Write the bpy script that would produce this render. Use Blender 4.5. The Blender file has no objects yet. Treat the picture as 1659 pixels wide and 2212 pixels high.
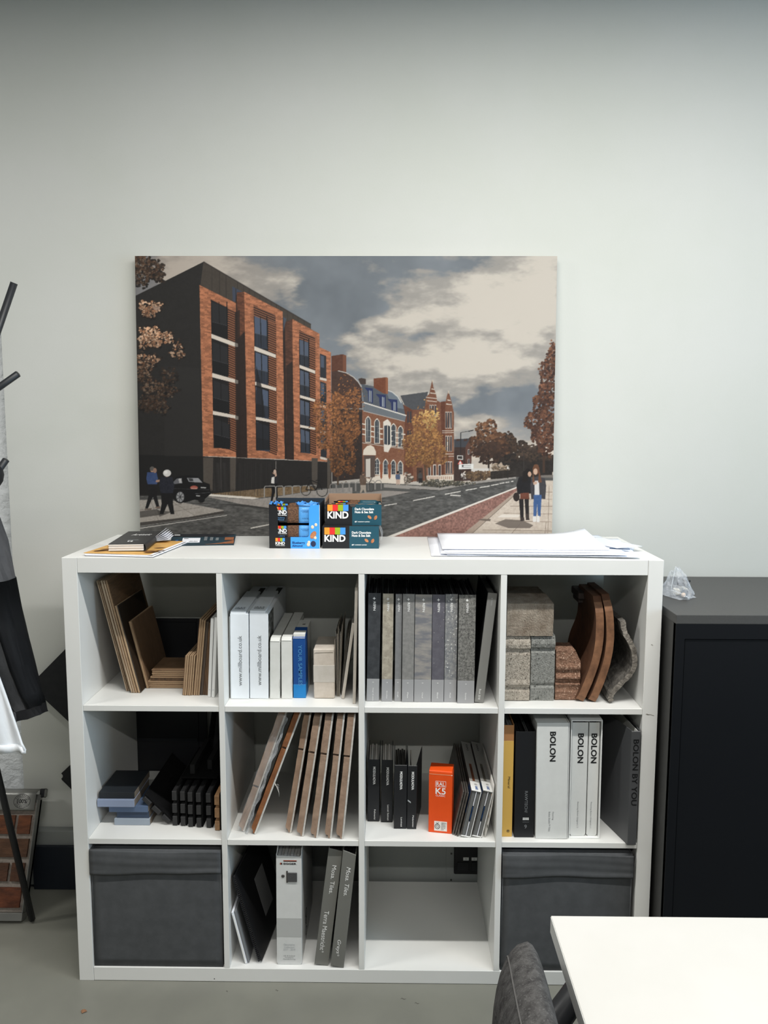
import bpy, bmesh, math, random
import numpy as np
from mathutils import Vector, Matrix, noise as mn

# ------------------------------------------------------------------ camera, light, exposure
C = bpy.context.scene.collection
sc = bpy.context.scene
random.seed(7)
rng = np.random.default_rng(7)

def cam_axes(yaw, pit, rol):
    cy, sy, cp, sp = math.cos(yaw), math.sin(yaw), math.cos(pit), math.sin(pit)
    f = Vector((sy*cp, cy*cp, -sp)); r = Vector((cy, -sy, 0)); d = f.cross(r)
    cr, sr = math.cos(rol), math.sin(rol)
    return r*cr + d*sr, d*cr - r*sr, f
cd = bpy.data.cameras.new('camera'); cam = bpy.data.objects.new('camera', cd); C.objects.link(cam)
_r, _d, _f = cam_axes(-0.0112, 0.1122, -0.0027)
cam.matrix_world = Matrix(((_r.x, -_d.x, -_f.x, 0.8109), (_r.y, -_d.y, -_f.y, -1.9071), (_r.z, -_d.z, -_f.z, 1.4457), (0, 0, 0, 1)))
cd.sensor_fit = 'VERTICAL'; cd.sensor_height = 36; cd.lens = 1713.15/2212*36; cd.clip_start = .05
sc.camera = cam

w = bpy.data.worlds.new('world'); sc.world = w; w.use_nodes = True
w.node_tree.nodes['Background'].inputs[0].default_value = (.75, .85, 1, 1)
w.node_tree.nodes['Background'].inputs[1].default_value = .25

def area(name, loc, rot, sx, sy, power, col):
    l = bpy.data.lights.new(name, 'AREA'); l.shape = 'RECTANGLE'; l.size = sx; l.size_y = sy
    l.energy = power; l.color = col
    o = bpy.data.objects.new(name, l); C.objects.link(o); o.location = loc; o.rotation_euler = rot
    return o
LED = (1.0, .985, .95)
area('strip_or_fill_light', (1.26, -.79, 2.665), (0, 0, 0), 1.9, .05, 60, LED)
area('strip_or_fill_light', (-1.8, -.79, 2.665), (0, 0, 0), 1.5, .05, 44, LED)  # added fill, no such lamp known on the left; brightens the upper wall
area('strip_or_fill_light', (1.3, -3.15, 2.665), (0, 0, 0), 3.2, .06, 60, LED)
area('strip_or_fill_light', (1.3, -5.5, 2.665), (0, 0, 0), 3.2, .06, 22, LED)
area('window_daylight', (4.35, -1.35, 1.65), (0, math.radians(90), 0), 1.5, 2.0, 58, (.55, .78, 1.0))

sc.view_settings.view_transform = 'Standard'; sc.view_settings.look = 'None'
sc.view_settings.exposure = 0.0; sc.view_settings.gamma = 1
sc.view_settings.use_curve_mapping = False
sc.cycles.use_denoising = True
sc.cycles.max_bounces = 8; sc.cycles.transparent_max_bounces = 16
sc.cycles.caustics_reflective = False; sc.cycles.caustics_refractive = False

# ------------------------------------------------------------------ materials
def lin(c):
    return tuple((v/255/12.92 if v/255 <= .04045 else ((v/255+.055)/1.055)**2.4) for v in c)
_mats = {}
def M(name, c, rough=.5, c2=None, scale=40, stretch=(1, 1, 1), detail=4, lo=.35, hi=.65, bump=0, bscale=None,
      metal=0, spec=.4, kind='noise', alpha=1, c3=None, s3=200, lo3=.6, hi3=.66, dist=0, bdist=.002):
    if name in _mats: return _mats[name]
    m = bpy.data.materials.new(name); m.use_nodes = True; _mats[name] = m
    nt = m.node_tree; N = nt.nodes; L = nt.links
    p = N['Principled BSDF']; p.inputs['Roughness'].default_value = rough
    p.inputs['Metallic'].default_value = metal; p.inputs['Specular IOR Level'].default_value = spec
    p.inputs['Alpha'].default_value = alpha
    p.inputs['Base Color'].default_value = (*lin(c), 1)
    tc = N.new('ShaderNodeTexCoord'); mp = N.new('ShaderNodeMapping'); mp.inputs['Scale'].default_value = stretch
    L.new(tc.outputs['Object'], mp.inputs['Vector'])
    def tex(k, s, det=detail, distort=0):
        if k == 'voronoi':
            t = N.new('ShaderNodeTexVoronoi'); t.inputs['Scale'].default_value = s; out = t.outputs['Distance']
        else:
            t = N.new('ShaderNodeTexNoise'); t.inputs['Scale'].default_value = s; t.inputs['Detail'].default_value = det
            t.inputs['Roughness'].default_value = .6; t.inputs['Distortion'].default_value = distort; out = t.outputs['Fac']
        L.new(mp.outputs['Vector'], t.inputs['Vector']); return out
    def ramp(src, a, b, ca, cb):
        r = N.new('ShaderNodeValToRGB'); r.color_ramp.elements[0].position = a; r.color_ramp.elements[1].position = b
        r.color_ramp.elements[0].color = (*ca, 1); r.color_ramp.elements[1].color = (*cb, 1)
        L.new(src, r.inputs['Fac']); return r.outputs['Color']
    if c2 is not None:
        src = tex(kind, scale, distort=dist)
        col = ramp(src, lo, hi, lin(c), lin(c2))
        if c3 is not None:
            mx = N.new('ShaderNodeMix'); mx.data_type = 'RGBA'
            L.new(ramp(tex('noise', s3, 2), lo3, hi3, (0, 0, 0), (1, 1, 1)), mx.inputs['Factor'])
            L.new(col, mx.inputs['A']); mx.inputs['B'].default_value = (*lin(c3), 1); col = mx.outputs['Result']
        L.new(col, p.inputs['Base Color'])
    if bump:
        b = N.new('ShaderNodeBump'); b.inputs['Strength'].default_value = bump; b.inputs['Distance'].default_value = bdist
        L.new(tex('noise', bscale or scale, 5), b.inputs['Height']); L.new(b.outputs['Normal'], p.inputs['Normal'])
    return m

WHITE = M('white_laminate', (217, 217, 213), .38, (221, 221, 218), scale=3)
WALLM = M('white_wall_paint', (193, 195, 188), .75, (197, 198, 193), scale=2, bump=.08, bscale=180)
BRICKPAINT = M('white_painted_brick', (222, 226, 228), .6, (208, 212, 214), scale=14, bump=.9, bscale=28, bdist=.01)
OFFW = M('office_wall_paint', (150, 150, 146), .8)
CEILM = M('ceiling_paint', (140, 140, 136), .9)
FLOORM = M('grey_resin_floor', (121, 121, 112), .34, (115, 115, 107), scale=5, bump=.03, bscale=60)
INK = M('black_ink', (22, 22, 24), .6)
GINK = M('grey_ink', (120, 122, 124), .6)
LGINK = M('pale_grey_ink', (168, 172, 174), .6)
WINK = M('white_ink', (236, 236, 234), .55)
PAPER = M('white_paper', (236, 238, 244), .7)
BLK = M('black_card', (24, 25, 28), .55)
CLEAR = M('clear_film', (240, 244, 248), .12, alpha=.22, spec=.8, bump=.8, bscale=90)

# ------------------------------------------------------------------ mesh helpers
def obj(name, bm, mat, parent=None, smooth=False, extra=None):
    me = bpy.data.meshes.new(name); bm.to_mesh(me); bm.free()
    if smooth: me.shade_smooth()
    me.materials.append(mat)
    for e in (extra or []): me.materials.append(e)
    o = bpy.data.objects.new(name, me); C.objects.link(o)
    if parent is not None: o.parent = parent
    return o
def add_box(bm, x0, x1, y0, y1, z0, z1):
    v = [bm.verts.new(p) for p in ((x0, y0, z0), (x1, y0, z0), (x1, y1, z0), (x0, y1, z0), (x0, y0, z1), (x1, y0, z1), (x1, y1, z1), (x0, y1, z1))]
    for f in ((0, 3, 2, 1), (4, 5, 6, 7), (0, 1, 5, 4), (1, 2, 6, 5), (2, 3, 7, 6), (3, 0, 4, 7)): bm.faces.new([v[i] for i in f])
    return v
def bev(bm, r, seg=2):
    if r > 0: bmesh.ops.bevel(bm, geom=list(bm.edges), offset=r, segments=seg, affect='EDGES', profile=.6)
def box(name, parent, mat, x0, x1, y0, y1, z0, z1, b=.0008, seg=1):
    bm = bmesh.new(); add_box(bm, x0, x1, y0, y1, z0, z1); bev(bm, b, seg); return obj(name, bm, mat, parent)
def add_prism(bm, pts, axis, a, b):
    def P(p, t): return (t, p[0], p[1]) if axis == 'x' else ((p[0], t, p[1]) if axis == 'y' else (p[0], p[1], t))
    A = [bm.verts.new(P(p, a)) for p in pts]; B = [bm.verts.new(P(p, b)) for p in pts]
    bm.faces.new(A); bm.faces.new(B[::-1]); n = len(pts)
    for i in range(n): bm.faces.new((A[i], B[i], B[(i+1) % n], A[(i+1) % n]))
    bmesh.ops.recalc_face_normals(bm, faces=bm.faces)
def prism(name, parent, mat, pts, axis, a, b, r=0, smooth=False):
    bm = bmesh.new(); add_prism(bm, pts, axis, a, b); bev(bm, r, 1); return obj(name, bm, mat, parent, smooth)
def add_tube(bm, path, rad, n=10, flat=1):
    path = [Vector(p) for p in path]; rads = rad if isinstance(rad, (list, tuple)) else [rad]*len(path)
    rings = []
    for i, p in enumerate(path):
        t = (path[min(i+1, len(path)-1)] - path[max(i-1, 0)]).normalized()
        up = Vector((0, 0, 1)) if abs(t.z) < .9 else Vector((1, 0, 0))
        a = t.cross(up).normalized(); b = a.cross(t)
        rings.append([bm.verts.new(p + a*math.cos(k*2*math.pi/n)*rads[i] + b*math.sin(k*2*math.pi/n)*rads[i]*flat) for k in range(n)])
    for i in range(len(rings)-1):
        for k in range(n): bm.faces.new((rings[i][k], rings[i][(k+1) % n], rings[i+1][(k+1) % n], rings[i+1][k]))
    bm.faces.new(rings[0][::-1]); bm.faces.new(rings[-1])
    bmesh.ops.recalc_face_normals(bm, faces=bm.faces)
def tube(name, parent, mat, path, rad, n=10, flat=1):
    bm = bmesh.new(); add_tube(bm, path, rad, n, flat); return obj(name, bm, mat, parent, True)
def add_sheet(bm, fn, nu, nv, th):
    """solid sheet: fn(s,t) -> point; th thickness (number) along the surface normal"""
    g = [[Vector(fn(i/nu, j/nv)) for j in range(nv+1)] for i in range(nu+1)]
    A, B = [], []
    for i in range(nu+1):
        ra, rb = [], []
        for j in range(nv+1):
            du = g[min(i+1, nu)][j]-g[max(i-1, 0)][j]; dv = g[i][min(j+1, nv)]-g[i][max(j-1, 0)]
            n = du.cross(dv); n = n.normalized() if n.length > 1e-12 else Vector((0, 0, 1))
            ra.append(bm.verts.new(g[i][j])); rb.append(bm.verts.new(g[i][j]-n*th))
        A.append(ra); B.append(rb)
    for i in range(nu):
        for j in range(nv):
            bm.faces.new((A[i][j], A[i+1][j], A[i+1][j+1], A[i][j+1])); bm.faces.new((B[i][j], B[i][j+1], B[i+1][j+1], B[i+1][j]))
    for i in range(nu):
        bm.faces.new((A[i][0], B[i][0], B[i+1][0], A[i+1][0])); bm.faces.new((A[i][nv], A[i+1][nv], B[i+1][nv], B[i][nv]))
    for j in range(nv):
        bm.faces.new((A[0][j], A[0][j+1], B[0][j+1], B[0][j])); bm.faces.new((A[nu][j], B[nu][j], B[nu][j+1], A[nu][j+1]))
def sheet(name, parent, mat, fn, nu, nv, th, smooth=False):
    bm = bmesh.new(); add_sheet(bm, fn, nu, nv, th); return obj(name, bm, mat, parent, smooth)
def add_ball(bm, c, r, seg=12):
    bmesh.ops.create_uvsphere(bm, u_segments=seg, v_segments=max(6, seg//2), radius=1, matrix=Matrix.Translation(c) @ Matrix.Diagonal((*r, 1)))
def ball(name, parent, mat, c, r, seg=12):
    bm = bmesh.new(); add_ball(bm, c, r, seg); return obj(name, bm, mat, parent, True)
def disc(name, parent, mat, c, rx, rz, th=.0004, n=20, rot=0):
    pts = []
    for k in range(n):
        a = 2*math.pi*k/n; x, z = rx*math.cos(a), rz*math.sin(a)
        pts.append((c[0]+x*math.cos(rot)-z*math.sin(rot), c[2]+x*math.sin(rot)+z*math.cos(rot)))
    return prism(name, parent, mat, pts, 'y', c[1]-th, c[1])

def tag(o, label, cat, group=None, kind=None):
    if label: o['label'] = label
    if cat: o['category'] = cat
    if group: o['group'] = group
    if kind: o['kind'] = kind
    return o
def thing(name, label, cat, loc=(0, 0, 0), rot=(0, 0, 0), group=None):
    o = bpy.data.objects.new(name, None); C.objects.link(o); o.empty_display_size = .02
    o.location = loc; o.rotation_euler = rot
    return tag(o, label, cat, group)
def struct(o): o['kind'] = 'structure'; return o

_texts = []
def text(parent, mat, s, c, length, d='right', height=None, bold=0, name='lettering', xd=None, yd=None, shear=0, align='CENTER'):
    """flat lettering centred on c; d gives the reading direction on a front (-y) face"""
    if xd is None:
        xd, yd = {'right': ((1, 0, 0), (0, 0, 1)), 'down': ((0, 0, -1), (1, 0, 0)), 'up': ((0, 0, 1), (-1, 0, 0))}[d]
    _texts.append((parent, mat, s, Vector(c), length, height, bold, name, Vector(xd), Vector(yd), shear, align))
def flush_texts():
    tmp = []
    for (parent, mat, s, c, length, height, bold, name, xd, yd, shear, align) in _texts:
        cu = bpy.data.curves.new('txt', 'FONT'); cu.body = s; cu.size = 1; cu.offset = bold; cu.resolution_u = 3; cu.shear = shear
        cu.align_x = align; cu.space_line = .95
        o = bpy.data.objects.new('txt', cu); C.objects.link(o); tmp.append(o)
    bpy.context.view_layer.update(); dg = bpy.context.evaluated_depsgraph_get()
    for o, (parent, mat, s, c, length, height, bold, name, xd, yd, shear, align) in zip(tmp, _texts):
        me = bpy.data.meshes.new_from_object(o.evaluated_get(dg)); me.name = name
        n = len(me.vertices); co = np.empty(n*3, np.float32); me.vertices.foreach_get('co', co); co = co.reshape(-1, 3)
        lo, hi = co.min(0), co.max(0); k = length/(hi[0]-lo[0]); kh = k if height is None else height/(hi[1]-lo[1])
        u = (co[:, 0]-(lo[0]+hi[0])/2)*k; v = (co[:, 1]-(lo[1]+hi[1])/2)*kh
        P = np.array(c)[None] + u[:, None]*np.array(xd)[None] + v[:, None]*np.array(yd)[None]
        me.vertices.foreach_set('co', P.astype(np.float32).ravel()); me.materials.clear(); me.materials.append(mat); me.update()
        t = bpy.data.objects.new(name, me); C.objects.link(t); t.parent = parent
        cu = o.data; bpy.data.objects.remove(o); bpy.data.curves.remove(cu)

# ------------------------------------------------------------------ the setting
WY = .44                       # face of the plastered back wall
struct(box('floor', None, FLOORM, -3, 4.5, -6.5, .7, -.1, 0, 0))
struct(box('ceiling', None, CEILM, -3, 4.5, -6.5, .7, 2.69, 2.8, 0))
struct(box('wall_back', None, WALLM, -.335, 4.5, WY, .7, 0, 2.69, 0))
struct(box('wall_back_left', None, BRICKPAINT, -3, -.335, WY+.05, .7, 0, 2.69, 0))
struct(box('wall_left', None, OFFW, -3.1, -3, -6.5, .7, 0, 2.69, 0))
struct(box('wall_right', None, OFFW, 4.5, 4.6, -6.5, .7, 0, 2.69, 0))
struct(box('wall_front', None, OFFW, -3, 4.5, -6.6, -6.5, 0, 2.69, 0))
TRUNK = M('grey_trunking_metal', (150, 153, 150), .42, (143, 147, 145), scale=6, metal=.15)
tr = struct(box('baseboard_back', None, TRUNK, -.33, 4.4, .412, WY, .008, .186, .003, 2))
box('cover_panel', tr, TRUNK, .98, 1.30, .4105, .413, .012, .182, .0008)
box('shadow_gap', tr, M('dark_gap', (30, 34, 40), .6), -.33, 4.4, .416, WY, 0, .008, 0)
for x in (.996, 1.27):
    for z in (.038, .124):
        bm = bmesh.new(); bmesh.ops.create_cone(bm, cap_ends=True, segments=12, radius1=.0032, radius2=.0028, depth=.002,
            matrix=Matrix.Translation((x, .4098, z)) @ Matrix.Rotation(math.pi/2, 4, 'X')); obj('screw', bm, M('screw_steel', (80, 80, 78), .4, metal=.6), tr)
sk = thing('socket_box', 'black electrical socket box with two small white labels on the grey trunking', 'socket', (1.054, .4095, .061))
SOCK = M('black_socket_plastic', (16, 16, 18), .45)
box('body', sk, SOCK, -.05, .05, -.006, 0, 0, .1, .0045, 3)
for dx in (-.0135, .012):
    l = box('label_tag', sk, WINK, dx-.0085, dx+.0085, -.0066, -.006, .045, .055, 0)
    text(l, GINK, '32' if dx < 0 else '40', (dx, -.0068, .05), .006)
for dx in (-.022, .022):
    box('socket_insert', sk, BLK, dx-.018, dx+.018, -.0075, -.006, .012, .04, .001)

# dark navy sheet added over the lower left trunking; dark sheets stored behind the bookcase
NAVY = M('dark_navy_sheet', (26, 31, 40), .5)
tag(box('dark_sheet', None, NAVY, -.30, .06, .399, .4095, .001, .142, .001), 'flat dark navy sheet in front of the lower trunking, left of the bookcase', 'board')
FOLD = M('dark_folder_fabric', (34, 35, 37), .8, (28, 29, 31), scale=60)
def diamond(name, label, cx, cz, half, y, tilt, cat):
    t = thing(name, label, cat, (cx, y, cz), (0, tilt, 0))
    bm = bmesh.new(); add_box(bm, -half, half, 0, .007, -half, half)
    bmesh.ops.bevel(bm, geom=[e for e in bm.edges if abs(e.verts[0].co.y-e.verts[1].co.y) > .003], offset=.012, segments=3, affect='EDGES')
    obj('cover', bm, FOLD, t)
    box('edge_binding', t, BLK, -half-.001, -half+.004, -.001, .008, -half+.014, half-.014, .0006)
diamond('portfolio_case', 'large charcoal portfolio case turned on its corner behind the bookcase, the upper one', -.009, .649, .2, .421, math.radians(-45), 'portfolio')
diamond('portfolio_case', 'small charcoal portfolio corner jutting out lower down behind the bookcase', -.108, .352, .08, .4295, math.radians(-43), 'portfolio')
pb = thing('storage_panel', 'tall black panel standing behind the left bookcase column, seen through its cells', 'panel', (.02, .4015, 0))
PBK = M('black_panel', (20, 21, 25), .5)
box('face', pb, PBK, 0, .205, 0, .006, .19, .852, .001)
box('top_rail', pb, PBK, -.003, .208, -.001, .007, .852, .863, .001)
box('mid_rail', pb, M('panel_rail', (44, 47, 52), .45), 0, .2, -.001, .0, .482, .492, .0003)
box('side_rail', pb, BLK, .205, .23, 0, .006, .19, .863, .001)

# ------------------------------------------------------------------ bookcase
W, T, t_, D = 1.47, .0374, .0145, .40
HC = .3372; Z2 = T+HC; Z1 = Z2+t_+HC; H = Z1+t_+HC+T
R3, R2, R1 = T, Z2+t_, Z1+t_                       # floors of the three rows
DV = [(.3785, .3925), (.7275, .742), (1.0755, 1.0905)]   # dividers
bc = thing('bookcase', 'large white open bookcase of twelve square compartments against the wall', 'bookcase')
box('side_panel', bc, WHITE, 0, T, 0, D, 0, H, .0008); box('side_panel', bc, WHITE, W-T, W, 0, D, 0, H, .0008)
box('top_panel', bc, WHITE, T+.0006, W-T-.0006, 0.0004, D, H-T, H, .0006)
box('bottom_panel', bc, WHITE, T+.0006, W-T-.0006, 0.0004, D, 0.001, T, .0006)
for a, b in DV: box('divider', bc, WHITE, a, b, .001, D, T+.0002, H-T-.0002, .0005)
CX = [(T, DV[0][0]), (DV[0][1], DV[1][0]), (DV[1][1], DV[2][0]), (DV[2][1], W-T)]
for a, b in CX:
    for z in (Z1, Z2): box('shelf', bc, WHITE, a+.0003, b-.0003, .002, D-.001, z, z+t_, .0005)
for x in (.352,):
    bm = bmesh.new(); bmesh.ops.create_cone(bm, cap_ends=True, segments=10, radius1=.0014, radius2=.0014, depth=.0006,
        matrix=Matrix.Translation((x, .0003, .008)) @ Matrix.Rotation(math.pi/2, 4, 'X')); obj('screw_hole', bm, INK, bc)
SCUFF = M('scuff_mark', (150, 146, 138), .8)
for x, z, l in ((1.452, .727, .018), (1.4445, .7285, .008), (1.449, .905, .005)):
    sheet('scuff', bc, SCUFF, lambda s, q, x=x, z=z, l=l: (x+(s-.5)*l, -.0004, z+(q-.5)*.0016+.002*math.sin(s*5)*s), 5, 1, .0002)
# ------------------------------------------------------------------ row helpers
EPS = .0003
def lean(name, label, cat, x0, wd, yf, z, deg, group=None, yaw=0):
    """a root whose lower corner stands on z; returns root and the local x range"""
    if deg > 0: r = thing(name, label, cat, (x0+wd, yf, z+EPS), (0, math.radians(deg), yaw), group); return r, -wd, 0
    r = thing(name, label, cat, (x0, yf, z+EPS), (0, math.radians(deg), yaw), group); return r, 0, wd
def slab(name, label, cat, x0, wd, h, d, yf, z, deg, mat, group=None, b=.0006):
    r, a, c = lean(name, label, cat, x0, wd, yf, z, deg, group)
    box('panel', r, mat, a, c, 0, d, 0, h, b); return r, a, c
def star(parent, mat, c, r, y):
    pts = []
    for k in range(8):
        a = k*math.pi/4; q = r if k % 2 == 0 else r*.42
        pts.append((c[0]+q*math.sin(a), c[1]+q*math.cos(a)))
    prism('emblem', parent, mat, pts, 'y', y-.0003, y)
def oval_ring(parent, mat, c, rx, rz, y, wd, name='ring_mark', n=28):
    bm = bmesh.new(); A = []; B = []
    for k in range(n):
        a = 2*math.pi*k/n
        A.append(bm.verts.new((c[0]+rx*math.cos(a), y, c[1]+rz*math.sin(a)))); B.append(bm.verts.new((c[0]+(rx-wd)*math.cos(a), y, c[1]+(rz-wd)*math.sin(a))))
    for k in range(n): bm.faces.new((A[k], A[(k+1) % n], B[(k+1) % n], B[k]))
    return obj(name, bm, mat, parent)

# ------------------------------------------------------------------ row 1, compartment 1: timber samples
def wood(n, c, c2, st): return M(n, c, .55, c2, scale=16, stretch=st, detail=6, lo=.3, hi=.7, bump=.15, bscale=60, dist=1.5)
OAKF = wood('oak_veneer', (138, 110, 84), (106, 82, 60), (1, 1.2, 9))
OAKE = wood('oak_edge', (196, 170, 138), (142, 114, 86), (14, 1, .7))
OAKH = wood('oak_plank_edge', (180, 152, 120), (130, 102, 76), (.8, 1, 16)); OAKD = M('oak_groove', (96, 74, 54), .8)
PLY = wood('plywood_edge', (226, 208, 182), (122, 94, 68), (60, 1, .25))
DOAK = wood('dark_stained_oak', (64, 57, 50), (46, 41, 37), (1, 1.2, 9))
RUST = wood('rustic_brown_oak', (112, 84, 58), (60, 45, 33), (9, 1, .8))
RUSD = wood('smoked_oak', (84, 72, 62), (58, 50, 44), (9, 1, .8))
def board(label, x0, wd, h, d, yf, z, deg, face, edge, group=None, tongue=False, name='wood_board', ridge=1):
    r, a, c = lean(name, label, 'wood sample', x0, wd, yf, z, deg, group)
    v = wd*.28
    box('core', r, edge, a+ (.0003 if ridge > 0 else v), c-(v if ridge > 0 else .0003), 0, d, 0, h, .0004)
    box('groove', r, OAKD, a, c, .0016, d-.001, .001, h-.002, 0)
    box('veneer', r, face, (c-v if ridge > 0 else a), (c if ridge > 0 else a+v), -.0006, d, .0004, h-.0004, .0003)
    if tongue: box('tongue', r, edge, a+wd*.35, a+wd*.65, -.003, 0, .006, h-.006, .0005)
    return r
z = R1
g = 'tall timber boards leaning at the left'
for i in range(3):
    board(['tall oak sample board leaning outermost left, against the bookcase side', 'tall oak sample board second from the left side of the bookcase', 'tall oak sample board third from the left in the leaning pack'][i],
          .1105+i*.0048, .0044, .302, .235, .108, z, -13, OAKF, PLY, g, i == 1)
for i in range(3):
    board(['pale-edged tall oak board fourth in the leaning pack', 'striped-edge tall oak board fifth in the leaning pack', 'tall oak board with broad brown grained face, in front of the leaning pack'][i],
          .1285+i*.0057, .0053, .306, .24, .094, z, -13, OAKF, PLY if i < 2 else OAKE, g, i == 0)
board('dark stained oak board leaning on the tall timber pack', .1465, .0082, .238, .2, .094, z, -13, DOAK, OAKE, None)
board('shorter brown oak board leaning in front of the dark stained one', .157, .0095, .186, .18, .13, z, -13, wood('brown_oak_face', (134, 108, 84), (108, 84, 62), (1, 8, 1.5)), OAKE, None, True)
zz = R1+EPS
for i, (xa, xb, th) in enumerate(((.1625, .2585, .0106), (.1625, .2585, .0102), (.1690, .2590, .0118), (.1735, .2595, .0096), (.1730, .2600, .0098))):
    lb = ['bottom oak plank of the flat stack in the timber compartment', 'second plank from the bottom of the flat timber stack', 'rough middle plank with grainy end, in the flat timber stack', 'fourth plank up in the flat timber stack', 'topmost oak plank of the flat stack, its face up'][i]
    r = thing('wood_plank', lb, 'wood sample', (xa, .132, zz), (0, 0, 0), 'flat stack of oak planks')
    box('core', r, RUST if i == 2 else OAKH, 0, xb-xa, 0, .108, .0012, th*.62, .0004)
    box('groove', r, OAKD, .002, xb-xa, .0022, .107, 0, .0012, 0); box('groove', r, OAKD, .002, xb-xa, .0012, .107, th*.62, th*.70, 0)
    box('veneer', r, OAKF if i == 4 else OAKH, -.0008, xb-xa, -.0016, .1085, th*.70, th-.0002, .0003)
    zz += th
g = 'short plywood-edged boards standing right of the flat stack'
for i in range(5):
    board(['first short oak board standing right of the flat plank stack', 'second short oak board right of the flat plank stack', 'middle short oak board of five right of the flat plank stack', 'fourth short oak board right of the flat plank stack', 'last short oak board before the taller leaning ones'][i],
          .2665+i*.0054, .005, .106+.0012*(i % 2), .14, .079-.002*(i % 2), z, 5.5, OAKF, OAKE, g, False, 'wood_board', -1)
g = 'medium oak boards leaning right'
for i in range(3):
    board(['medium oak board leaning right, first of three beside the short boards', 'medium oak board leaning right, second of three', 'medium oak board leaning right, third, next to the smoked one'][i],
          .2945+i*.0056, .0052, .204-.002*i, .25, .079, z, 6, OAKF, OAKE, g, i == 1, 'wood_board', -1)
board('dark smoked oak board between pale oak boards and the rustic brown one', .3118, .0072, .196, .25, .081, z, 6, RUSD, RUSD, None, False, 'wood_board', -1)
board('rustic brown oak board with rough split edge, next to the white slabs', .3200, .0122, .193, .25, .081, z, 6, RUST, RUST, None, False, 'wood_board', -1)
WSL = M('white_sample', (226, 227, 226), .45)
for i, x in enumerate((.3355, .3455)):
    r, a, c = slab('white_slab', ['thin white sample slab standing right of the timber boards', 'thin white sample slab against the first divider of the top row'][i], 'sample', x, .0078, .208+.003*i, .22, .066-.002*i, z, 3.4, WSL, 'white slabs by the divider')
    text(r, LGINK, '36', ((a+c)/2, -.0003, .02), .004)

# ------------------------------------------------------------------ row 1, compartment 2: sample boxes
CARD = M('white_carton', (226, 231, 236), .55, (222, 227, 231), scale=30)
CARD2 = M('offwhite_carton', (216, 217, 213), .6, (208, 209, 204), scale=30)
CARDIN = M('carton_inside', (150, 148, 142), .7)
PHOTO = M('dark_garden_print', (40, 40, 38), .5, (128, 128, 122), scale=70, lo=.45, hi=.6, detail=6)
slab('grey_sheet', 'thin grey sheet standing between the second divider face and the first white carton', 'sheet', .3945, .0022, .214, .3, .06, z, .3, M('grey_sheet', (176, 178, 176), .6))
def carton(label, x0, wd, h, d, yf, url):
    r, a, c = lean('sample_carton', label, 'box', x0, wd, yf, R1, .55, 'tall white cartons with grey web address')
    box('body', r, CARD, a, c, 0, d, 0, h, .0008)
    box('lid_flap', r, CARD, a+.0015, c-.001, .001, d*.97, h+.0005, h+.0022, .0005)
    fl = prism('tuck_flap', r, CARD, [(0, h), (.002, h+.006), (d*.68, h+.0095), (d*.7, h+.003), (d*.68, h+.0025)], 'x', a+.0012, c-.007, .0003)
    text(r, GINK, 'UK & IE\nSAMPLE', (a+wd*.44, .030, h+.0076), .026, height=.02, xd=(1, 0, .0), yd=(0, 1, .05), bold=.02)
    box('seal_strip', r, BLK, c-.019, c-.004, .22, .30, h+.0022, h+.0034, .0003)
    box('side_print', r, PHOTO, c, c+.0003, .004, .09, h*.30, h-.004, 0)
    text(r, GINK, url, ((a+c)/2+.001, -.0005, h*.45), .131, 'up', height=.0105)
    return r
carton('tall white carton with web address, left one beside the divider', .3975, .0465, .2225, .335, .055, 'www.millboard.co.uk')
carton('tall white carton with web address, right one with photo on its side', .446, .0475, .2235, .335, .058, 'www.millboard.co.uk')
def plain_carton(label, x0, wd, h, d, yf, deg):
    r, a, c = lean('small_carton', label, 'box', x0, wd, yf, R1, deg, 'short plain white cartons')
    box('body', r, CARD2, a, c, 0, d, 0, h-.008, .0008)
    prism('lid', r, CARD2, [(0, h-.0078), (.0004, h-.006), (.012, h), (d, h+.001), (d, h-.0078)], 'x', a+.0005, c-.0008, .0005)
    box('flap_crease', r, M('carton_shadow_line', (150, 150, 146), .8), a+.001, c-.001, -.0003, 0, h-.0083, h-.0078, 0)
    bm = bmesh.new()
    add_sheet(bm, lambda s, q: (c-.0006+.001*math.sin(q*9), -.0004, .02+.03*q+.002*s), 1, 6, .0008); obj('torn_edge', bm, CARDIN, r)
plain_carton('short plain white carton right of the two tall ones', .4975, .0255, .158, .27, .057, .8)
plain_carton('short plain white carton with creased front, left of the blue box', .5275, .0275, .160, .27, .058, .2)
r, a, c = lean('blue_sample_box', 'royal blue sample box with paler blue foot and white inner tray', 'box', .5575, .0315, .064, R1, -.2)
BLUE = M('royal_blue_card', (22, 72, 138), .45); BLUE2 = M('sky_blue_card', (26, 124, 192), .45)
box('inner_tray', r, CARD2, a+.0008, c-.0006, .003, .148, .001, .168, .0006)
box('sleeve', r, BLUE, a, c, 0, .06, .036, .158, .0008)
prism('sleeve_top', r, BLUE, [(0.0005, .158), (.003, .161), (.055, .1715), (.059, .1715), (.06, .158)], 'x', a, c, .0004)
box('foot_band', r, BLUE2, a-.0001, c+.0001, -.0002, .0602, .0, .036, .0006)
box('worn_edge', r, WINK, a+.001, c-.001, -.0003, .0005, .1576, .1585, 0)
text(r, M('blue_ink', (70, 132, 184), .5), 'YOUR SAMPLES', ((a+c)/2+.0025, -.0006, .0865), .107, 'down', height=.0098, bold=.012)
text(r, INK, 'WASK', ((a+c)/2+.002, .1, .1685), .014, 'right', xd=(0, -1, 0), yd=(1, 0, 0), height=.008, bold=.02)
KRAFT = M('pale_kraft_card', (201, 192, 181), .75, (190, 180, 168), scale=60, bump=.2, bscale=50)
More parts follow.
